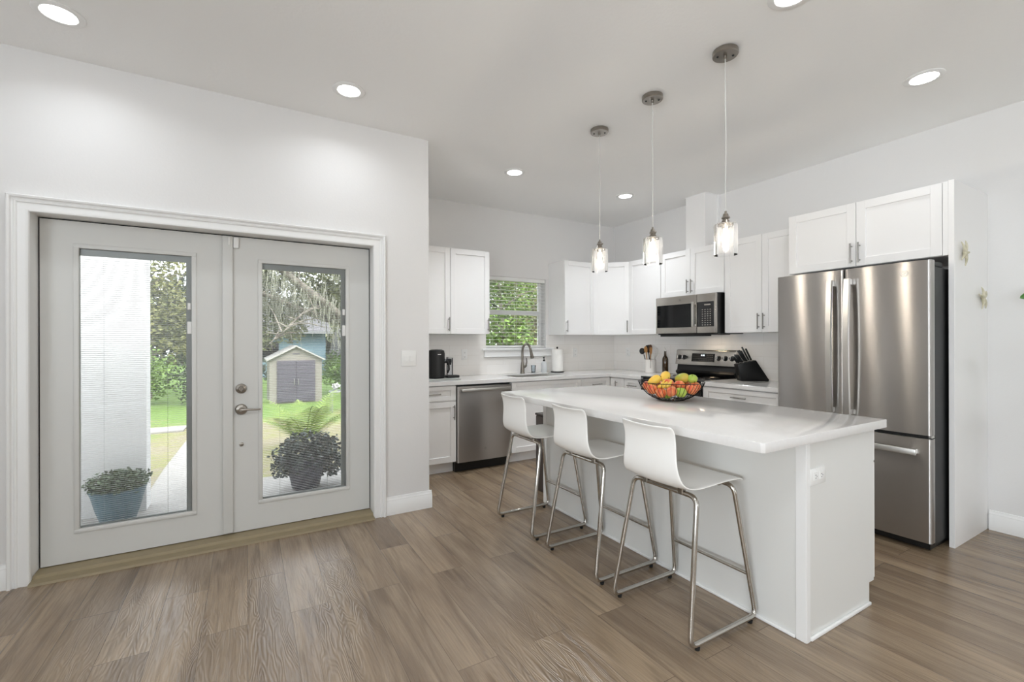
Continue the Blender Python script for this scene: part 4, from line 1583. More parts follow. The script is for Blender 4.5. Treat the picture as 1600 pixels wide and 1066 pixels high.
m = MB().box(1.683, 1.717, 4.4005, 4.4035, zb + 0.243, zb + 0.250)
add('badge', m, M['steelh'], t)

# soap dispenser
t = thing('soap_dispenser', 'clear bottle of soap with a black pump between faucet and paper towel', 'soap dispenser', (3.19, 4.70, Z))
m = MB().lathe([(0, 0), (0.034, 0), (0.036, 0.006), (0.036, 0.115), (0.026, 0.132), (0.013, 0.138), (0.013, 0.142), (0, 0.142)], (3.19, 4.70, Z), 28)
add('bottle', m, mat('pale_soap_bottle', lin(226, 229, 230), 0.15, trans=0.2), t)
m = MB().cyl((3.19, 4.70, Z + 0.142), (3.19, 4.70, Z + 0.160), 0.015, n=16).cyl((3.19, 4.70, Z + 0.16), (3.19, 4.70, Z + 0.188), 0.005, n=8)
m.tube([(3.205, 4.71, Z + 0.190), (3.19, 4.70, Z + 0.192), (3.165, 4.675, Z + 0.190), (3.155, 4.667, Z + 0.182)], 0.006, n=8)
add('pump', m, M['blackp'], t)
# sponge holder cup
t = thing('scrub_holder', 'small clear cup with a dark base, just left of the soap bottle', 'cup', (3.045, 4.72, Z))
m = MB().lathe([(0, 0), (0.024, 0), (0.026, 0.004), (0.030, 0.095), (0.0285, 0.095), (0.0245, 0.006), (0, 0.006)], (3.045, 4.72, Z), 24)
add('cup_wall', m, M['clearp'], t)
add('cup_base', MB().cyl((3.045, 4.72, Z + 0.007), (3.045, 4.72, Z + 0.016), 0.022, n=20), M['darkside'], t)
# paper towel
t = thing('paper_towel_holder', 'roll of white paper towel on an upright black stand', 'paper towel', (3.36, 4.655, Z))
add('stand_base', MB().lathe([(0, 0), (0.082, 0), (0.083, 0.004), (0.080, 0.012), (0, 0.013)], (3.36, 4.655, Z), 36), M['blackp'], t)
add('post', MB().cyl((3.36, 4.655, Z + 0.012), (3.36, 4.655, Z + 0.305), 0.006, n=10).sph((3.36, 4.655, Z + 0.308), 0.012, n=12), M['blackp'], t)
M['paper'] = mat('paper_towel', lin(240, 238, 234), 0.9, bump=0.2, bscale=140)
add('towel_roll', MB().lathe([(0.020, 0.014), (0.070, 0.014), (0.072, 0.018), (0.072, 0.286), (0.070, 0.290), (0.020, 0.290), (0.020, 0.014)], (3.36, 4.655, Z), 36), M['paper'], t)

# utensil crock
UC = Vector((4.295, 4.00, Z))
M['ceramic'] = mat('white_ceramic', lin(238, 234, 229), 0.2)
m = MB().lathe([(0, 0), (0.062, 0), (0.066, 0.005), (0.066, 0.160), (0.0635, 0.163), (0.061, 0.160), (0.061, 0.008), (0, 0.008)], UC, 36)
o = add('utensil_crock', m, M['ceramic'])
tag(o, 'white cylindrical crock holding cooking utensils, left of the range', 'crock')
M['wood'] = mat('olive_wood', lin(196, 148, 88), 0.5, color2=lin(150, 104, 58), vscale=20, stretch=(4, 4, 0.6))
M['woodd'] = mat('walnut_wood', lin(104, 68, 42), 0.5, color2=lin(70, 45, 30), vscale=16, stretch=(4, 4, 0.6))


def utensil(name, label, a, lean, head, mt, L_=0.30, cat='utensil', group='utensils in the crock'):
    """a: where in the crock; lean: vector at the top; head: (half width, length, thickness, slots)"""
    p = UC + Vector((a[0], a[1], 0.012))
    d = Vector((lean[0], lean[1], 1)).normalized()
    t = thing(name, label, cat, p, group)
    m = MB()
    m.cyl(p, p + d * (L_ - head[1]), 0.0045, 0.0055, 8)
    add('handle', m, mt, t)
    q = p + d * (L_ - head[1] * 0.5)
    side = Vector((0.0, 1.0, 0)) - d * d.y
    side.normalize()
    nrm = d.cross(side)
    R = Matrix((side.to_4d(), nrm.to_4d(), d.to_4d(), (0, 0, 0, 1))).transposed()
    R = Matrix(((side.x, nrm.x, d.x, q.x), (side.y, nrm.y, d.y, q.y), (side.z, nrm.z, d.z, q.z), (0, 0, 0, 1)))
    h = MB()
    h.T = R
    if head[3] == 'spoon':
        h.sph((0, 0, 0), 1.0, head[0], head[2], head[1] / 2, 18)
    elif head[3] == 'ladle':
        h.sph((0, 0.012, 0.0), 1.0, head[0], head[0] * 0.7, head[0], 18)
    elif head[3] == 'whisk':
        for k in range(6):
            an = PI * k / 6
            pts = []
            for s_ in range(17):
                u = PI * s_ / 16 - PI / 2
                th = 2 * PI * s_ / 16
                pts.append((head[0] * math.sin(th) * math.cos(an), head[0] * math.sin(th) * math.sin(an), -head[1] / 2 * math.cos(th)))
            h.tube(pts[:-1], 0.0011, closed=True, n=4)
    else:
        w = head[0]
        hl = head[1] / 2
        h.prism([(-0.006, -hl), (0.006, -hl), (w, -hl * 0.35), (w, hl * 0.85), (w * 0.7, hl), (-w * 0.7, hl), (-w, hl * 0.85), (-w, -hl * 0.35)], -head[2] / 2, head[2] / 2, 'XZ', 0.001)
    add('head', h, mt, t)
    return t


utensil('black_ladle', 'black nylon ladle leaning left in the crock', (-0.01, 0.02), (-0.05, 0.33), (0.040, 0.09, 0.02, 'ladle'), M['blackp'], 0.31)
utensil('black_spatula', 'black nylon turner at the back left of the crock', (0.02, 0.01), (0.0, 0.17), (0.035, 0.10, 0.004, 'flat'), M['blackp'], 0.33)
utensil('wooden_spoon', 'pale wooden spoon at the front of the crock', (-0.03, 0.012), (-0.06, 0.07), (0.029, 0.085, 0.008, 'spoon'), M['wood'], 0.315)
utensil('dark_wooden_spoon', 'dark wooden spoon in the middle of the crock', (-0.02, -0.012), (-0.04, -0.06), (0.031, 0.09, 0.008, 'spoon'), M['woodd'], 0.335)
utensil('wooden_turner', 'pale slotted wooden turner at the right of the crock', (-0.035, -0.03), (-0.07, -0.10), (0.020, 0.09, 0.005, 'flat'), M['wood'], 0.30)
utensil('wire_whisk', 'steel wire whisk leaning right in the crock', (0.0, -0.03), (0.0, -0.24), (0.024, 0.12, 0.02, 'whisk'), M['steelh'], 0.30)
# serving spoon hooked outside the crock
m = MB()
hx, hy = UC.x - 0.062, UC.y - 0.055
m.tube([(hx + 0.015, hy + 0.012, Z + 0.172), (hx + 0.004, hy - 0.004, Z + 0.175), (hx - 0.012, hy - 0.014, Z + 0.155), (hx - 0.018, hy - 0.018, Z + 0.11), (hx - 0.018, hy - 0.018, Z + 0.06)], 0.003, n=6, rads=[0.002, 0.003, 0.003, 0.0035, 0.0045])
o = add('measuring_spoon', m, M['nickel'])
tag(o, 'thin metal spoon hooked over the right rim of the white crock', 'spoon')

# oil bottle
m = MB().lathe([(0, 0), (0.033, 0), (0.035, 0.004), (0.035, 0.165), (0.030, 0.190), (0.015, 0.212), (0.0125, 0.250), (0.0125, 0.268), (0, 0.268)], (4.30, 3.775, Z), 28)
t = thing('oil_bottle', 'dark amber glass oil bottle between the utensil crock and the range', 'bottle', (4.30, 3.775, Z))
add('glass', m, mat('dark_amber_glass', lin(56, 38, 18), 0.06, spec=0.7), t)
m = MB().cyl((4.30, 3.775, Z + 0.268), (4.30, 3.775, Z + 0.278), 0.012, n=14).tube([(4.30, 3.775, Z + 0.278), (4.30, 3.775, Z + 0.295), (4.296, 3.779, Z + 0.31)], 0.004, n=8)
add('pourer', m, M['steelh'], t)

# trivet board + knife block
o = add('counter_mat', MB().box(3.80, 4.26, 2.50, 2.86, Z, Z + 0.005, 0.002), mat('grey_silicone_mat', lin(158, 156, 152), 0.5))
tag(o, 'flat grey mat on the short worktop under the knife block', 'mat')
KB = Vector((4.10, 2.700, Z + 0.0056))
bk = Vector((0.80, -0.60, 0)).normalized()      # from the low front edge to the back
sd = Vector((0.60, 0.80, 0))
Tk = Matrix(((bk.x, sd.x, 0, KB.x), (bk.y, sd.y, 0, KB.y), (0, 0, 1, KB.z), (0, 0, 0, 1)))
t = thing('knife_block', 'black slanted knife block full of knives next to the refrigerator', 'knife block', KB)
m = MB()
m.T = Tk
m.prism([(0, 0), (0.245, 0), (0.250, 0.012), (0.132, 0.198), (-0.030, 0.158), (-0.028, 0.140)], -0.055, 0.055, 'XZ', 0.003)
bmesh.ops.recalc_face_normals(m.bm, faces=list(m.bm.faces))
add('block', m, M['blackp'], t)
m = MB()
m.T = Tk @ Matrix.Translation((-0.0075, 0, 0.037)) @ Matrix.Rotation(-0.206, 4, 'Y')
m.box(-0.001, 0.0008, -0.014, 0.014, -0.014, 0.014)
add('badge', m, M['pull'], t)
M['khandle'] = mat('black_knife_handle', lin(30, 33, 34), 0.22)
kd = Vector((-0.46, 0, 0.89)).normalized()
spots = [(0.100, -0.030, 0.105, 1.0), (0.095, 0.018, 0.12, 1.15), (0.060, 0.035, 0.10, 0.9), (0.060, -0.005, 0.105, 0.9), (0.060, -0.038, 0.10, 0.9),
         (0.022, 0.040, 0.075, 0.75), (0.022, 0.012, 0.075, 0.75), (0.022, -0.014, 0.075, 0.75), (0.022, -0.040, 0.075, 0.75), (-0.008, 0.02, 0.07, 0.7), (-0.008, -0.02, 0.07, 0.7)]
names_ = ['rear row nearest the wall side', 'rear row, the tallest handle', 'second row, room side', 'second row, middle', 'second row, wall side',
          'third row, first from the range', 'third row, second from the range', 'third row, third from the range', 'third row, last from the range', 'front row, range side', 'front row, refrigerator side']
for (s_, w_, hl, sc_), nm in zip(spots, names_):
    zz = 0.158 + (s_ + 0.030) * (0.040 / 0.162)
    p = Vector((s_, w_, zz + 0.003))
    kd = Vector((-0.42 - (0.10 - s_) * 2.4, w_ * 1.2, 0.89)).normalized()
    Rk = Matrix.Translation(p) @ kd.to_track_quat('Z', 'Y').to_matrix().to_4x4()
    pw = Tk @ p
    kt = thing('kitchen_knife', 'black-handled knife in the block, ' + nm, 'knife', pw, 'knives in the black block')
    h = MB()
    h.T = Tk @ Rk
    h.box(-0.0095 * sc_, 0.0095 * sc_, -0.006, 0.006, 0.006, hl * 1.22, 0.003, 2)
    bmesh.ops.recalc_face_normals(h.bm, faces=list(h.bm.faces))
    add('handle', h, M['khandle'], kt)
    h = MB()
    h.T = Tk @ Rk
    h.box(-0.0098 * sc_, 0.0098 * sc_, -0.0062, 0.0062, 0.0, 0.0058, 0.0008)
    bmesh.ops.recalc_face_normals(h.bm, faces=list(h.bm.faces))
    add('bolster', h, M['steelh'], kt)

# ------------------------------------------------------------------ starfish on the end panel
M['star'] = mat('dried_starfish', lin(214, 209, 188), 0.8, bump=0.15, bscale=260, color2=lin(190, 184, 158), vscale=30)


def starfish(c, rot, R_, label):
    m = MB()
    m.T = Matrix.Translation(c) @ Matrix.Rotation(rot, 4, 'Y')
    m.sph((0, 0, 0), R_ * 0.15, 1, 0.7, 1, 14)
    for k in range(5):
        a = 2 * PI * k / 5 + PI / 2
        ln = R_ * (1.0 if k % 2 else 0.92)
        bend = 0.16 * (-1) ** k
        pts = [(ln * s_ * math.cos(a + bend * s_), -0.006 * math.sin(PI * s_), ln * s_ * math.sin(a + bend * s_)) for s_ in (0, 0.25, 0.5, 0.75, 1.0)]
        m.tube(pts, 0.01, n=10, rads=[R_ * 0.13, R_ * 0.115, R_ * 0.09, R_ * 0.065, R_ * 0.03])
    o = add('starfish', m, M['star'], angle=70)
    tag(o, label, 'starfish', 'starfish on the end panel')
    return o


starfish((3.965, 1.0655, 1.867), 0.35, 0.085, 'upper cream starfish on the white panel beside the refrigerator')
starfish((4.300, 1.0655, 1.590), -0.2, 0.085, 'lower cream starfish on the white panel, nearer the wall')

# ------------------------------------------------------------------ house plant past the right edge
t = thing('potted_plant', 'tall broad-leaved house plant, one green leaf tip at the right edge', 'potted plant', (4.12, 0.50, 0))
add('pot', MB().lathe([(0, 0), (0.13, 0), (0.15, 0.02), (0.175, 0.30), (0.165, 0.30), (0.14, 0.03), (0, 0.03)], (4.12, 0.50, 0), 32), M['ceramic'], t)
add('soil', MB().cyl((4.12, 0.5, 0.031), (4.12, 0.5, 0.26), 0.13, 0.155, 24), mat('potting_soil', lin(58, 44, 34), 0.95, bump=0.6, bscale=60), t)
M['leafg'] = mat('glossy_leaf', lin(92, 148, 62), 0.35, color2=lin(64, 118, 44), vscale=8)
rng = random.Random(4)
stemb = MB()
lf = MB()
def leaf(m, base, d, up, L_, W_):
    d = d.normalized()
    s_ = d.cross(up).normalized()
    n_ = s_.cross(d)
    rows = []
    for k in range(7):
        u = k / 6
        w = W_ * math.sin(PI * min(1, u * 0.92 + 0.04)) ** 0.8
        c = base + d * (L_ * u) - n_ * (L_ * 0.22 * u * u)
        rows.append((c - s_ * w + n_ * w * 0.25, c, c + s_ * w + n_ * w * 0.25))
    for a, b in zip(rows, rows[1:]):
        m.quad(a[0], a[1], b[1], b[0])
        m.quad(a[1], a[2], b[2], b[1])


targets = [Vector((4.18, 0.885, 1.595))]
tips = [(Vector((4.14, 0.70, 1.60)), targets[0])]
for k in range(16):
    a = 2 * PI * k / 16 + 0.3
    r_ = 0.16 + 0.12 * rng.random()
    base_ = Vector((4.12 + 0.5 * r_ * math.cos(a), 0.50 + 0.5 * r_ * math.sin(a), 0.7 + 1.0 * rng.random()))
    tip = base_ + Vector((min(r_ * math.cos(a), 0.12), min(r_ * math.sin(a), 0.12), 0.05 * rng.random()))
    tips.append((base_, tip))
for b_, tp in tips:
    stemb.tube([Vector((4.12, 0.5, 0.26)), (Vector((4.12, 0.5, 0.26)) + b_) / 2 + Vector((0, 0, 0.08)), b_], 0.004, n=5)
    leaf(lf, b_, tp - b_, Vector((-1, -0.3, 0.5)) if tp is targets[0] else Vector((0, 0, 1)), (tp - b_).length, 0.045 if tp is targets[0] else 0.05)
add('stem', stemb, mat('plant_stem', lin(96, 120, 58), 0.6), t)
add('leaves', lf, M['leafg'], t, angle=60)

# ------------------------------------------------------------------ outside
M['concrete'] = mat('patio_concrete', lin(146, 144, 140), 0.85, bump=0.2, bscale=60, vary=0.12, vscale=1.3)
M['stucco'] = mat('white_stucco', lin(208, 208, 208), 0.9, bump=0.25, bscale=120)


def lawn_material():
    m = mat('lawn', lin(112, 140, 58), 0.95, bump=0.8, bscale=60)
    nt = m.node_tree
    N, L = nt.nodes, nt.links
    p = N['Principled BSDF']
    tc = N.new('ShaderNodeTexCoord')
    n = N.new('ShaderNodeTexNoise')
    n.inputs['Scale'].default_value = 0.55
    n.inputs['Detail'].default_value = 8
    n2 = N.new('ShaderNodeTexNoise')
    n2.inputs['Scale'].default_value = 9
    n2.inputs['Detail'].default_value = 6
    L.new(tc.outputs['Object'], n.inputs['Vector'])
    L.new(tc.outputs['Object'], n2.inputs['Vector'])
    sep = N.new('ShaderNodeSeparateXYZ')
    L.new(tc.outputs['Object'], sep.inputs[0])
    mr = N.new('ShaderNodeMapRange')     # greener toward the back of the yard
    mr.inputs[1].default_value = 9
    mr.inputs[2].default_value = 13.5
    mr.inputs[3].default_value = -0.22
    mr.inputs[4].default_value = 0.25
    L.new(sep.outputs[1], mr.inputs[0])
    ad = N.new('ShaderNodeMath')
    L.new(n.outputs['Fac'], ad.inputs[0])
    L.new(mr.outputs[0], ad.inputs[1])
    ad2 = N.new('ShaderNodeMath')
    ad2.operation = 'MULTIPLY_ADD'
    L.new(n2.outputs['Fac'], ad2.inputs[0])
    ad2.inputs[1].default_value = 0.6
    L.new(ad.outputs[0], ad2.inputs[2])
    r = N.new('ShaderNodeValToRGB')
    r.color_ramp.elements[0].position = 0.52
    r.color_ramp.elements[0].color = lin(126, 120, 98)
    e = r.color_ramp.elements.new(0.68)
    e.color = lin(122, 122, 80)
    r.color_ramp.elements[2].position = 0.88
    r.color_ramp.elements[2].color = lin(96, 122, 58)
    L.new(ad2.outputs[0], r.inputs[0])
    L.new(r.outputs[0], p.inputs['Base Color'])
    return m


def gz(y):
    return -0.16 if y < 6.5 else max(-0.62, -0.16 - (y - 6.5) * 0.042)


m = MB()
ys = [3.61 + k * 1.2 for k in range(60)]
xs = [-40 + k * 4 for k in range(24)]
m.grid(lambda a, b: Vector((-45 + 100 * a, 3.5 + 70 * b, gz(3.5 + 70 * b) - (0.10 if 3.5 + 70 * b < 4 else 0))), 30, 90)
o = struct('lawn', m, lawn_material())
# patio slab and walks
struct('patio', MB().box(-3.0, 1.075, YD + TH + 0.001, 5.50, -0.20, -0.13, 0.005), M['concrete'])
m = MB()
def walk(m, pts_l, pts_r, th=0.05):
    for (a, b), (c, d) in zip(zip(pts_l, pts_l[1:]), zip(pts_r, pts_r[1:])):
        top = [(a[0], a[1], gz(a[1]) + 0.025), (c[0], c[1], gz(c[1]) + 0.025), (d[0], d[1], gz(d[1]) + 0.025), (b[0], b[1], gz(b[1]) + 0.025)]
        m.quad(*top)
        for i in range(4):
            p, q = top[i], top[(i + 1) % 4]
            m.quad(q, p, (p[0], p[1], p[2] - th), (q[0], q[1], q[2] - th))


YS = [5.501 + 0.5 * k for k in range(12)]
walk(m, [(-0.82, y) for y in YS], [(0.05, y) for y in YS])
struct('garden_walk', m, M['concrete'])
m = MB()
walk(m, [(-9 + k, 10.1) for k in range(9)], [(-9 + k, 10.9) for k in range(9)])
for f in m.bm.faces:
    f.normal_flip()
struct('cross_walk', m, M['concrete'])
m = MB()
walk(m, [(1.10 + 0.17 * (y - 5.6), y) for y in [5.6 + k * 0.8 for k in range(12)]], [(2.4 + 0.17 * (y - 5.6), y) for y in [5.6 + k * 0.8 for k in range(12)]])
struct('side_walk', m, M['concrete'])
# porch column and beam
o = struct('porch_column', MB().box(-1.72, -0.742, 4.93, 5.12, -0.13, 2.75, 0.004), M['stucco'])

# teal planter
t = thing('potted_plant', 'round teal planter with bushy green plant outside the left door, before a white column', 'potted plant', (-0.885, 4.70, -0.13))
TC = (-0.885, 4.70, -0.1295)
m = MB().lathe([(0, 0), (0.098, 0), (0.105, 0.01), (0.140, 0.12), (0.168, 0.24), (0.178, 0.27), (0.181, 0.285), (0.168, 0.285), (0.155, 0.24), (0.0, 0.235)], TC, 40)
add('pot', m, mat('teal_glazed_pot', lin(62, 92, 104), 0.4, vary=0.15, vscale=6), t)


def leaf_cloud(m, c, rad, n, size, rng, shell=0.55, droop=0.0, elong=1.6):
    c = Vector(c)
    for _ in range(n):
        while True:
            v = Vector((rng.uniform(-1, 1), rng.uniform(-1, 1), rng.uniform(-1, 1)))
            if 0.05 < v.length < 1:
                break
        v = v.normalized() * (shell + (1 - shell) * rng.random() ** 0.7)
        k = 1 + 0.28 * mnoise.noise(v * 2.3 + c)
        p = c + Vector((v.x * rad[0], v.y * rad[1], v.z * rad[2])) * k
        s_ = size * rng.uniform(0.6, 1.3)
        d = Vector((rng.gauss(0, 1), rng.gauss(0, 1), rng.gauss(0, 0.7) - droop)).normalized()
        e = d.cross(Vector((rng.gauss(0, 1), rng.gauss(0, 1), rng.gauss(0, 1)))).normalized()
        a = p - d * s_ * elong / 2
        b = p + d * s_ * elong / 2
        q = d.cross(e) * s_ * 0.12
        m.quad(a, p + e * s_ * 0.5 + q, b, p - e * s_ * 0.5 + q)


def foliage_mat(name, c1, c2, vscale=1.5):
    mm = mat(name, c1, 0.6, color2=c2, vscale=vscale)
    p = mm.node_tree.nodes['Principled BSDF']
    return mm


rng = random.Random(11)
M['fol_pot'] = foliage_mat('planter_leaves', lin(88, 102, 76), lin(60, 76, 54), 12)
m = MB()
leaf_cloud(m, (-0.885, 4.70, 0.20), (0.215, 0.20, 0.095), 1900, 0.020, rng, 0.2)
add('foliage', m, M['fol_pot'], t, angle=180)

# shrub in a dark planter outside the right door
t = thing('potted_shrub', 'dark leafy shrub in a dark pot outside the right door', 'potted plant', (0.50, 4.92, -0.13))
TC = (0.50, 4.92, -0.1295)
m = MB().lathe([(0, 0), (0.115, 0), (0.125, 0.01), (0.155, 0.16), (0.165, 0.28), (0.172, 0.30), (0.158, 0.30), (0.148, 0.27), (0, 0.26)], TC, 36)
add('pot', m, mat('dark_slate_pot', lin(52, 55, 64), 0.5), t)
m = MB()
leaf_cloud(m, (0.52, 4.92, 0.21), (0.31, 0.28, 0.22), 1500, 0.026, rng, 0.35)
leaf_cloud(m, (0.45, 4.90, 0.30), (0.16, 0.14, 0.13), 260, 0.026, rng, 0.5)
leaf_cloud(m, (0.66, 4.92, 0.26), (0.18, 0.14, 0.13), 300, 0.026, rng, 0.5)
leaf_cloud(m, (0.74, 4.95, 0.06), (0.15, 0.15, 0.12), 500, 0.026, rng, 0.3)
leaf_cloud(m, (0.30, 4.90, 0.10), (0.11, 0.12, 0.10), 350, 0.026, rng, 0.3)
add('foliage', m, foliage_mat('shrub_leaves', lin(64, 76, 70), lin(44, 54, 52), 14), t, angle=180)

# palm behind it
t = thing('palm_plant', 'young palm with arching yellow-green fronds on the lawn behind the shrub', 'palm', (0.66, 6.9, gz(6.9)))
M['palm'] = foliage_mat('palm_fronds', lin(132, 152, 74), lin(100, 124, 56), 5)
m = MB()
pb = Vector((0.70, 6.9, gz(6.9) + 0.02))
rng = random.Random(5)
for k in range(15):
    a = 2 * PI * k / 15 + rng.uniform(-0.15, 0.15)
    ln = rng.uniform(0.62, 0.95)
    hgt = rng.uniform(0.45, 0.80)
    prev = None
    for q in range(13):
        s_ = q / 12
        p = pb + Vector((math.cos(a) * ln * s_ ** 1.2 * 0.8, math.sin(a) * ln * s_ ** 1.2 * 0.8, hgt * math.sin(min(1, s_ * 0.75) * PI / 2 * 1.25) * 0.95))
        if prev is not None:
            d = (p - prev).normalized()
            s2 = d.cross(Vector((0, 0, 1))).normalized()
            m.quad(prev - s2 * 0.006, prev + s2 * 0.006, p + s2 * 0.005, p - s2 * 0.005)
            if s_ > 0.2:
                L_ = 0.24 * math.sin(PI * (s_ * 0.85 + 0.1))
                for sg in (-1, 1):
                    for h_ in (0.0, 0.5):
                        b_ = prev.lerp(p, h_)
                        tip = b_ + s2 * sg * L_ * 0.8 + d * L_ * 0.6 - Vector((0, 0, L_ * 0.25))
                        m.quad(b_ - d * 0.004, b_ + d * 0.012, b_.lerp(tip, 0.55) + d * 0.013, tip)
        prev = p
add('fronds', m, M['palm'], t, angle=180)
add('trunk', MB().cyl(pb, pb + Vector((0, 0, 0.09)), 0.05, 0.035, 10), mat('palm_trunk', lin(120, 104, 74), 0.9), t)

# shed
SY = 15.0
sz = gz(SY)
t = thing('garden_shed', 'small beige resin shed with grey double doors out on the lawn', 'shed', (1.26, SY + 0.9, sz))
M['shedw'] = mat('beige_resin_wall', lin(134, 130, 122), 0.7, bump=0.2, bscale=30)
M['shedd'] = mat('grey_resin_door', lin(84, 81, 90), 0.6)
M['shedr'] = mat('shed_roof_resin', lin(168, 166, 162), 0.7)
x0, x1 = 0.56, 1.98
xm = (x0 + x1) / 2
e = 0.78
ap = 1.145
m = MB().prism([(x0, sz), (x1, sz), (x1, e), (xm, ap), (x0, e)], SY, SY + 1.9, 'XZ')
add('wall', m, M['shedw'], t)
for s_ in (0, 1):
    xa = x0 - 0.08 if s_ == 0 else x1 + 0.08
    ea = e - 0.045
    m = MB().prism([(xa, ea), (xm, ap + 0.005), (xm, ap + 0.050), (xa, ea + 0.045)], SY - 0.10, SY + 2.0, 'XZ')
    bmesh.ops.recalc_face_normals(m.bm, faces=list(m.bm.faces))
    add('roof_panel', m, M['shedr'], t)
for s_ in (0, 1):
    a, b = (0.755, 1.262) if s_ == 0 else (1.268, 1.785)
    m = MB().box(a, b, SY - 0.045, SY - 0.001, sz + 0.04, 0.74, 0.006)
    for k in range(9):
        zz = sz + 0.12 + k * 0.125
        m.box(a + 0.03, b - 0.03, SY - 0.052, SY - 0.0445, zz, zz + 0.1, 0.003)
    dr = add('door', m, M['shedd'], t)
    hx = b - 0.05 if s_ == 0 else a + 0.05
    add('handle', MB().tube([(hx, SY - 0.052, 0.02), (hx, SY - 0.09, 0.05), (hx, SY - 0.09, 0.17), (hx, SY - 0.052, 0.20)], 0.010, n=6), M['steelh'], dr)
add('gable_vent', MB().box(xm - 0.10, xm + 0.10, SY - 0.012, SY - 0.001, 0.93, 0.96), M['shedd'], t)

# garden table with white flowers
TB = (1.93, 11.6)
tz = gz(TB[1])
t = thing('garden_table', 'small grey garden table on the lawn right of the shed', 'table', (TB[0], TB[1], tz))
M['greyw'] = mat('weathered_grey_wood', lin(128, 130, 132), 0.8)
add('tabletop', MB().box(TB[0] - 0.22, TB[0] + 0.22, TB[1] - 0.18, TB[1] + 0.18, 0.09, 0.12, 0.004), M['greyw'], t)
for a in (-1, 1):
    for b in (-1, 1):
        add('leg', MB().box(TB[0] + a * 0.19 - 0.015, TB[0] + a * 0.19 + 0.015, TB[1] + b * 0.15 - 0.015, TB[1] + b * 0.15 + 0.015, tz, 0.0898), M['greyw'], t)
for dx, lb in ((-0.09, 'left of two white flower clumps on the garden table'), (0.10, 'right of two white flower clumps on the garden table')):
    m = MB()
    leaf_cloud(m, (TB[0] + dx, TB[1], 0.235), (0.085, 0.085, 0.065), 160, 0.04, rng, 0.5)
    t = thing('white_flowers', lb, 'flowers', (TB[0] + dx, TB[1], 0.121), 'white flower clumps on the garden table')
    add('blooms', m, mat('white_petals', lin(200, 200, 198), 0.7), t, angle=180)
    add('pot', MB().cyl((TB[0] + dx, TB[1], 0.1205), (TB[0] + dx, TB[1], 0.17), 0.045, 0.055, 14), M['greyw'], t)

# houses beyond
M['blue'] = mat('pale_blue_siding', lin(112, 136, 148), 0.8, bump=0.3, bscale=5, stretch=(0.01, 0.01, 8))
M['roof'] = mat('grey_shingles', lin(104, 103, 106), 0.9, vary=0.25, vscale=6)
t = thing('neighbour_house', 'pale blue house with grey roof beyond the shed', 'house', (0.5, 30, -0.62))
m = MB().prism([(-1.2, -0.62), (3.9, -0.62), (3.9, 1.86), (-1.2, 1.86)], 28, 34, 'XZ')
add('wall', m, M['blue'], t)
m = MB().prism([(27.5, 1.87), (31, 3.1), (34.5, 1.87)], -1.6, 4.2, 'YZ')
add('roof', m, M['roof'], t)
m = MB().box(-1.6, 4.2, 27.44, 27.499, 1.74, 1.90)
add('fascia', m, M['greyw'], t)
add('window', MB().box(0.6, 1.5, 27.95, 27.999, 0.3, 1.3), M['blackg'], t)
t = thing('neighbour_house', 'grey-roofed low house behind the oak at the right', 'house', (7.0, 24, -0.62))
m = MB().box(4.6, 10.0, 23, 28, -0.62, 0.55)
add('wall', m, M['blue'], t)
m = MB().prism([(22.4, 0.5), (25.5, 2.1), (28.6, 0.5)], 4.1, 10.5, 'YZ')
add('roof', m, M['roof'], t)

# live oak with hanging moss
t = thing('oak_tree', 'big live oak hung with grey moss, boughs arching over the shed', 'tree', (4.6, 17.2, -0.62))
M['bark'] = mat('grey_bark', lin(140, 134, 124), 0.95, bump=0.8, bscale=14, color2=lin(82, 76, 68), vscale=5)
m = MB()
boughs = [
    ([(4.6, 17.2, -0.65), (4.3, 17.0, 0.4), (3.7, 16.6, 1.2), (2.9, 16.0, 1.9), (2.1, 15.4, 2.5), (1.2, 14.8, 3.1), (0.2, 14.2, 3.9), (-0.8, 13.8, 4.6)], [0.42, 0.34, 0.26, 0.20, 0.155, 0.12, 0.085, 0.04]),
    ([(3.0, 16.0, 1.85), (2.3, 16.0, 2.05), (1.5, 15.9, 2.3), (0.6, 15.8, 2.7), (-0.4, 15.6, 2.95)], [0.14, 0.12, 0.10, 0.07, 0.03]),
    ([(4.3, 17.0, 0.4), (4.0, 16.5, 1.9), (3.4, 15.9, 3.1), (2.7, 15.2, 4.3), (2.0, 14.8, 5.2)], [0.30, 0.22, 0.17, 0.11, 0.05]),
    ([(4.3, 17.0, 0.6), (5.0, 16.8, 2.2), (5.8, 16.4, 3.6), (6.8, 16.0, 4.6)], [0.28, 0.22, 0.15, 0.06]),
    ([(1.3, 14.9, 3.0), (0.9, 14.5, 3.6), (0.9, 14.2, 4.3)], [0.07, 0.05, 0.02]),
    ([(2.1, 15.4, 2.5), (1.5, 15.0, 2.2), (0.9, 14.8, 1.6), (0.55, 14.7, 1.25)], [0.05, 0.035, 0.025, 0.012]),
]
for pts, rd_ in boughs:
    m.tube(pts, 0.1, n=9, rads=rd_)
rng = random.Random(21)
for _ in range(70):
    pts, rd_ = rng.choice(boughs)
    i = rng.randrange(1, len(pts) - 1)
    p = Vector(pts[i]).lerp(Vector(pts[i + 1]), rng.random())
    d = Vector((rng.gauss(0, 1), rng.gauss(0, 0.7), rng.gauss(0.3, 0.7))).normalized()
    q = p + d * rng.uniform(0.5, 1.2)
    m.tube([p, p.lerp(q, 0.5) + Vector((0, 0, 0.08)), q], 0.02, n=4, rads=[0.028, 0.018, 0.006])
add('trunk', m, M['bark'], t, angle=60)
m = MB()
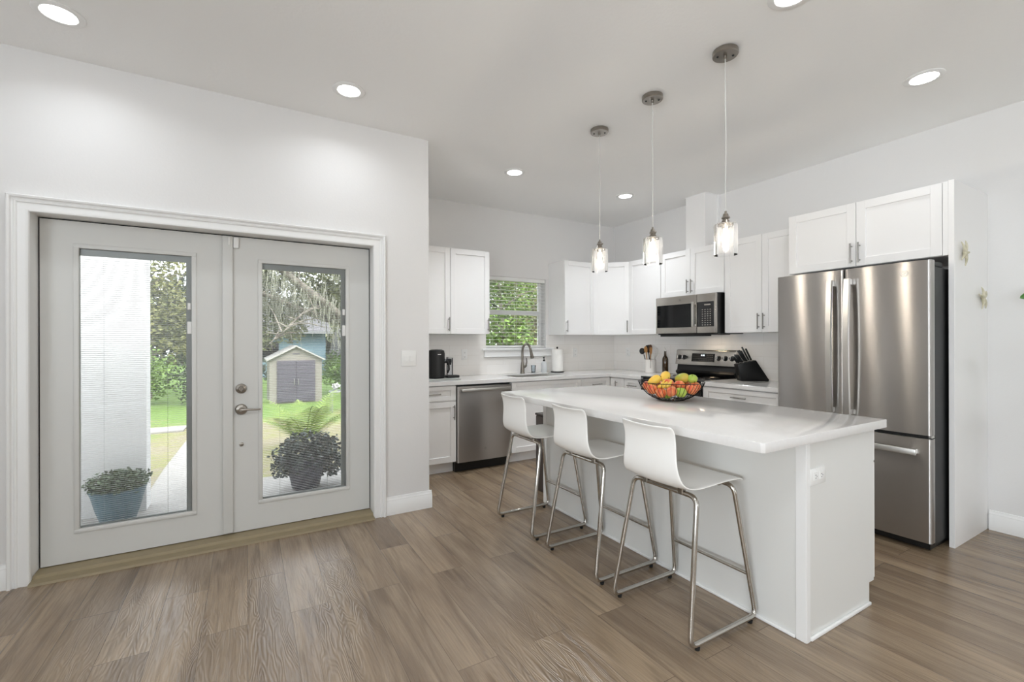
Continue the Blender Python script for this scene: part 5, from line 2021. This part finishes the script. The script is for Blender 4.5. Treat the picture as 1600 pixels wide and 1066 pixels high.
for c, r_, n_ in [((1.0, 15.3, 3.9), (1.6, 1.2, 1.0), 2600), ((3.2, 15.4, 4.2), (1.7, 1.2, 1.2), 2600), ((-0.3, 14.8, 4.3), (1.3, 1.1, 0.9), 1800),
                  ((0.7, 15.4, 2.3), (0.9, 0.7, 0.7), 1500), ((2.4, 15.9, 2.9), (1.0, 0.8, 0.8), 1700), ((0.35, 15.2, 3.2), (0.8, 0.8, 0.5), 1100), ((1.2, 14.7, 1.7), (0.55, 0.4, 0.45), 380),
                  ((0.4, 14.9, 1.45), (0.5, 0.4, 0.45), 480), ((3.3, 16.2, 2.1), (0.7, 0.7, 0.8), 800), ((5.8, 16.4, 4.6), (1.9, 1.5, 1.4), 2200), ((4.6, 16.2, 3.2), (1.3, 1.2, 1.2), 1500)]:
    leaf_cloud(m, (c[0], c[1] + 1.5, c[2]), r_, n_, 0.085, rng, 0.15, 0.2)
add('foliage', m, foliage_mat('oak_leaves', lin(134, 140, 98), lin(98, 106, 70), 1.2), t, angle=180)
m = MB()
for _ in range(1500):
    pts, rd_ = rng.choice(boughs[:3])
    i = rng.randrange(2, len(pts) - 1)
    p = Vector(pts[i]).lerp(Vector(pts[i + 1]), rng.random()) + Vector((rng.gauss(0, 0.28), rng.gauss(0, 0.3), rng.gauss(0.05, 0.25)))
    L_ = rng.uniform(0.25, 1.0)
    w_ = rng.uniform(0.006, 0.022)
    a = rng.uniform(0, PI)
    s_ = Vector((math.cos(a), math.sin(a), 0)) * w_
    prev = p
    for q in range(4):
        nx_ = p - Vector((0.03 * math.sin(q * 1.7 + a), 0.02 * math.cos(q + a), L_ * (q + 1) / 4))
        f0, f1 = 1 - q / 4.3, 1 - (q + 1) / 4.3
        m.quad(prev - s_ * f0, prev + s_ * f0, nx_ + s_ * f1, nx_ - s_ * f1)
        prev = nx_
add('hanging_moss', m, mat('spanish_moss', lin(158, 158, 144), 0.9, color2=lin(128, 130, 116), vscale=3), t, angle=180, kind='stuff')


def tree(name, label, base, h, blobs, leafm, size, seed, group=None, cat='tree', trunk_r=0.12):
    t = thing(name, label, cat, base, group)
    b = Vector(base)
    rg = random.Random(seed)
    m = MB()
    m.tube([b, b + Vector((0.08, 0, h * 0.35)), b + Vector((-0.05, 0.1, h * 0.7)), b + Vector((0.1, 0, h * 0.95))], 0.1, n=8, rads=[trunk_r, trunk_r * 0.8, trunk_r * 0.5, trunk_r * 0.15])
    for k in range(14):
        z = h * (0.25 + 0.05 * k)
        a = rg.uniform(0, 2 * PI)
        p = b + Vector((0, 0, z))
        q = p + Vector((math.cos(a), math.sin(a), 0.5)) * rg.uniform(0.25, 0.5) * h * 0.5
        m.tube([p, p.lerp(q, 0.5) + Vector((0, 0, 0.1)), q], 0.02, n=5, rads=[trunk_r * 0.35, trunk_r * 0.22, 0.008])
    add('trunk', m, M['bark'], t, angle=60)
    m = MB()
    for c, r_, n_ in blobs:
        leaf_cloud(m, b + Vector(c), r_, n_, size, rg, 0.25, 0.1)
    add('foliage', m, leafm, t, angle=180)
    return t


M['fol_a'] = foliage_mat('tree_leaves_olive', lin(138, 138, 88), lin(98, 104, 64), 1.0)
M['fol_b'] = foliage_mat('tree_leaves_green', lin(118, 148, 66), lin(78, 100, 50), 1.3)
M['fol_c'] = foliage_mat('tree_leaves_dark', lin(62, 76, 48), lin(40, 52, 34), 1.3)
M['fol_d'] = foliage_mat('tree_leaves_pale', lin(156, 156, 126), lin(118, 122, 94), 1.2)
GT = 'trees behind the back lawn'
g = -0.62
tree('leafy_tree', 'olive-green tree seen through the left door, above the bushes', (-2.9, 19.5, g), 5.4,
     [((0, 0, 3.2), (1.5, 1.2, 1.4), 2600), ((0.9, -0.2, 2.3), (1.1, 1.0, 1.1), 1700), ((-1.2, 0, 3.0), (1.2, 1.0, 1.3), 1400), ((0.4, 0, 4.7), (1.0, 0.9, 0.5), 500)], M['fol_a'], 0.09, 31, GT)
tree('leafy_tree', 'pale tree at the right of the left door view, by the sidewalk', (-1.2, 21.5, g), 5.8,
     [((0, 0, 2.8), (1.2, 1.2, 1.7), 2600), ((0.2, 0, 4.8), (1.3, 1.0, 0.8), 700)], M['fol_d'], 0.09, 32, GT)
tree('leafy_tree', 'grey-green tree far behind the left door column', (-6.0, 24.0, g), 6.0,
     [((0, 0, 3.4), (2.0, 1.4, 2.2), 2400)], M['fol_d'], 0.11, 33, GT)
tree('round_bush', 'bright green bush at the lawn edge in the left door view', (-2.65, 17.6, g + 0.02), 1.5,
     [((0, 0, 0.9), (0.85, 0.6, 0.8), 1700)], M['fol_b'], 0.065, 34, 'bushes at the lawn edge', 'bush', 0.05)
tree('round_bush', 'dark bush at the lawn edge left of the bright green one', (-4.1, 16.6, g + 0.02), 1.7,
     [((0, 0, 0.9), (0.95, 0.6, 0.95), 1700)], M['fol_c'], 0.065, 35, 'bushes at the lawn edge', 'bush', 0.05)
tree('round_bush', 'dark bush right of the bright green one, in the left door view', (-1.25, 16.6, g + 0.02), 1.6,
     [((0, 0, 0.8), (0.75, 0.6, 0.85), 1500)], M['fol_c'], 0.065, 36, 'bushes at the lawn edge', 'bush', 0.05)
tree('round_bush', 'green bush close behind the right corner of the shed', (3.2, 18.5, g + 0.02), 1.6,
     [((0, 0, 0.8), (1.0, 0.6, 0.8), 1500)], M['fol_b'], 0.07, 37, 'bushes at the lawn edge', 'bush', 0.05)
tree('round_bush', 'dark bush between the shed and the blue house', (0.1, 24.0, g + 0.02), 1.3,
     [((0, 0, 0.7), (1.1, 0.7, 0.7), 1300)], M['fol_c'], 0.08, 41, 'bushes at the lawn edge', 'bush', 0.05)
for i, (x, y, mt, lb) in enumerate([(-13.5, 27, 'fol_c', 'dark tree at the far left of the back lawn'), (-11.0, 41, 'fol_a', 'tall tree behind the blue house, left'), (8.0, 42, 'fol_d', 'tall tree behind the blue house, right')]):
    tree('leafy_tree', lb, (x, y, g), 9.0, [((0, 0, 5.2), (4.0, 2.2, 3.8), 4200)], M[mt], 0.2, 50 + i, GT, 'tree', 0.25)
for i, (x, y, lb) in enumerate([(-30, 47, 'farthest left dark tree of the woods behind the houses'), (-17.5, 49, 'dark tree of the far woods, seen beside the porch column'), (-5.0, 48, 'dark tree of the far woods, left of the blue house'),
                                (7.5, 50, 'dark tree of the far woods, between the two neighbouring houses'), (20.0, 52, 'dark tree of the far woods, behind the grey-roofed house'), (32.5, 50, 'farthest right dark tree of the woods behind the houses')]):
    tree('woodland_tree', lb, (x, y, g), 8.0, [((0, 0, 3.6), (5.2, 2.0, 4.2), 3800)], M['fol_c'], 0.34, 70 + i, 'far woods', 'tree', 0.3)
# woods right behind the kitchen window
tree('hedge_tree', 'leafy green tree filling the kitchen window above the sink, left half', (4.8, 8.7, -0.3), 4.2,
     [((0, 0, 1.5), (0.95, 0.6, 1.1), 3200), ((0.1, 0, 3.0), (1.1, 0.6, 0.9), 2400)], M['fol_b'], 0.05, 61, 'trees behind the kitchen window', 'tree', 0.07)
tree('hedge_tree', 'olive tree filling the right half of the kitchen window view', (6.6, 10.2, -0.3), 4.4,
     [((0, 0, 1.5), (1.1, 0.6, 1.1), 3200), ((0, 0, 3.1), (1.1, 0.6, 1.1), 2600)], M['fol_a'], 0.055, 62, 'trees behind the kitchen window', 'tree', 0.07)
tree('hedge_tree', 'dark tree standing deeper in the woods past the kitchen window', (6.8, 13.5, -0.3), 5.4,
     [((0, 0, 2.3), (3.0, 0.9, 2.8), 7500)], M['fol_c'], 0.11, 63, 'trees behind the kitchen window', 'tree', 0.10)
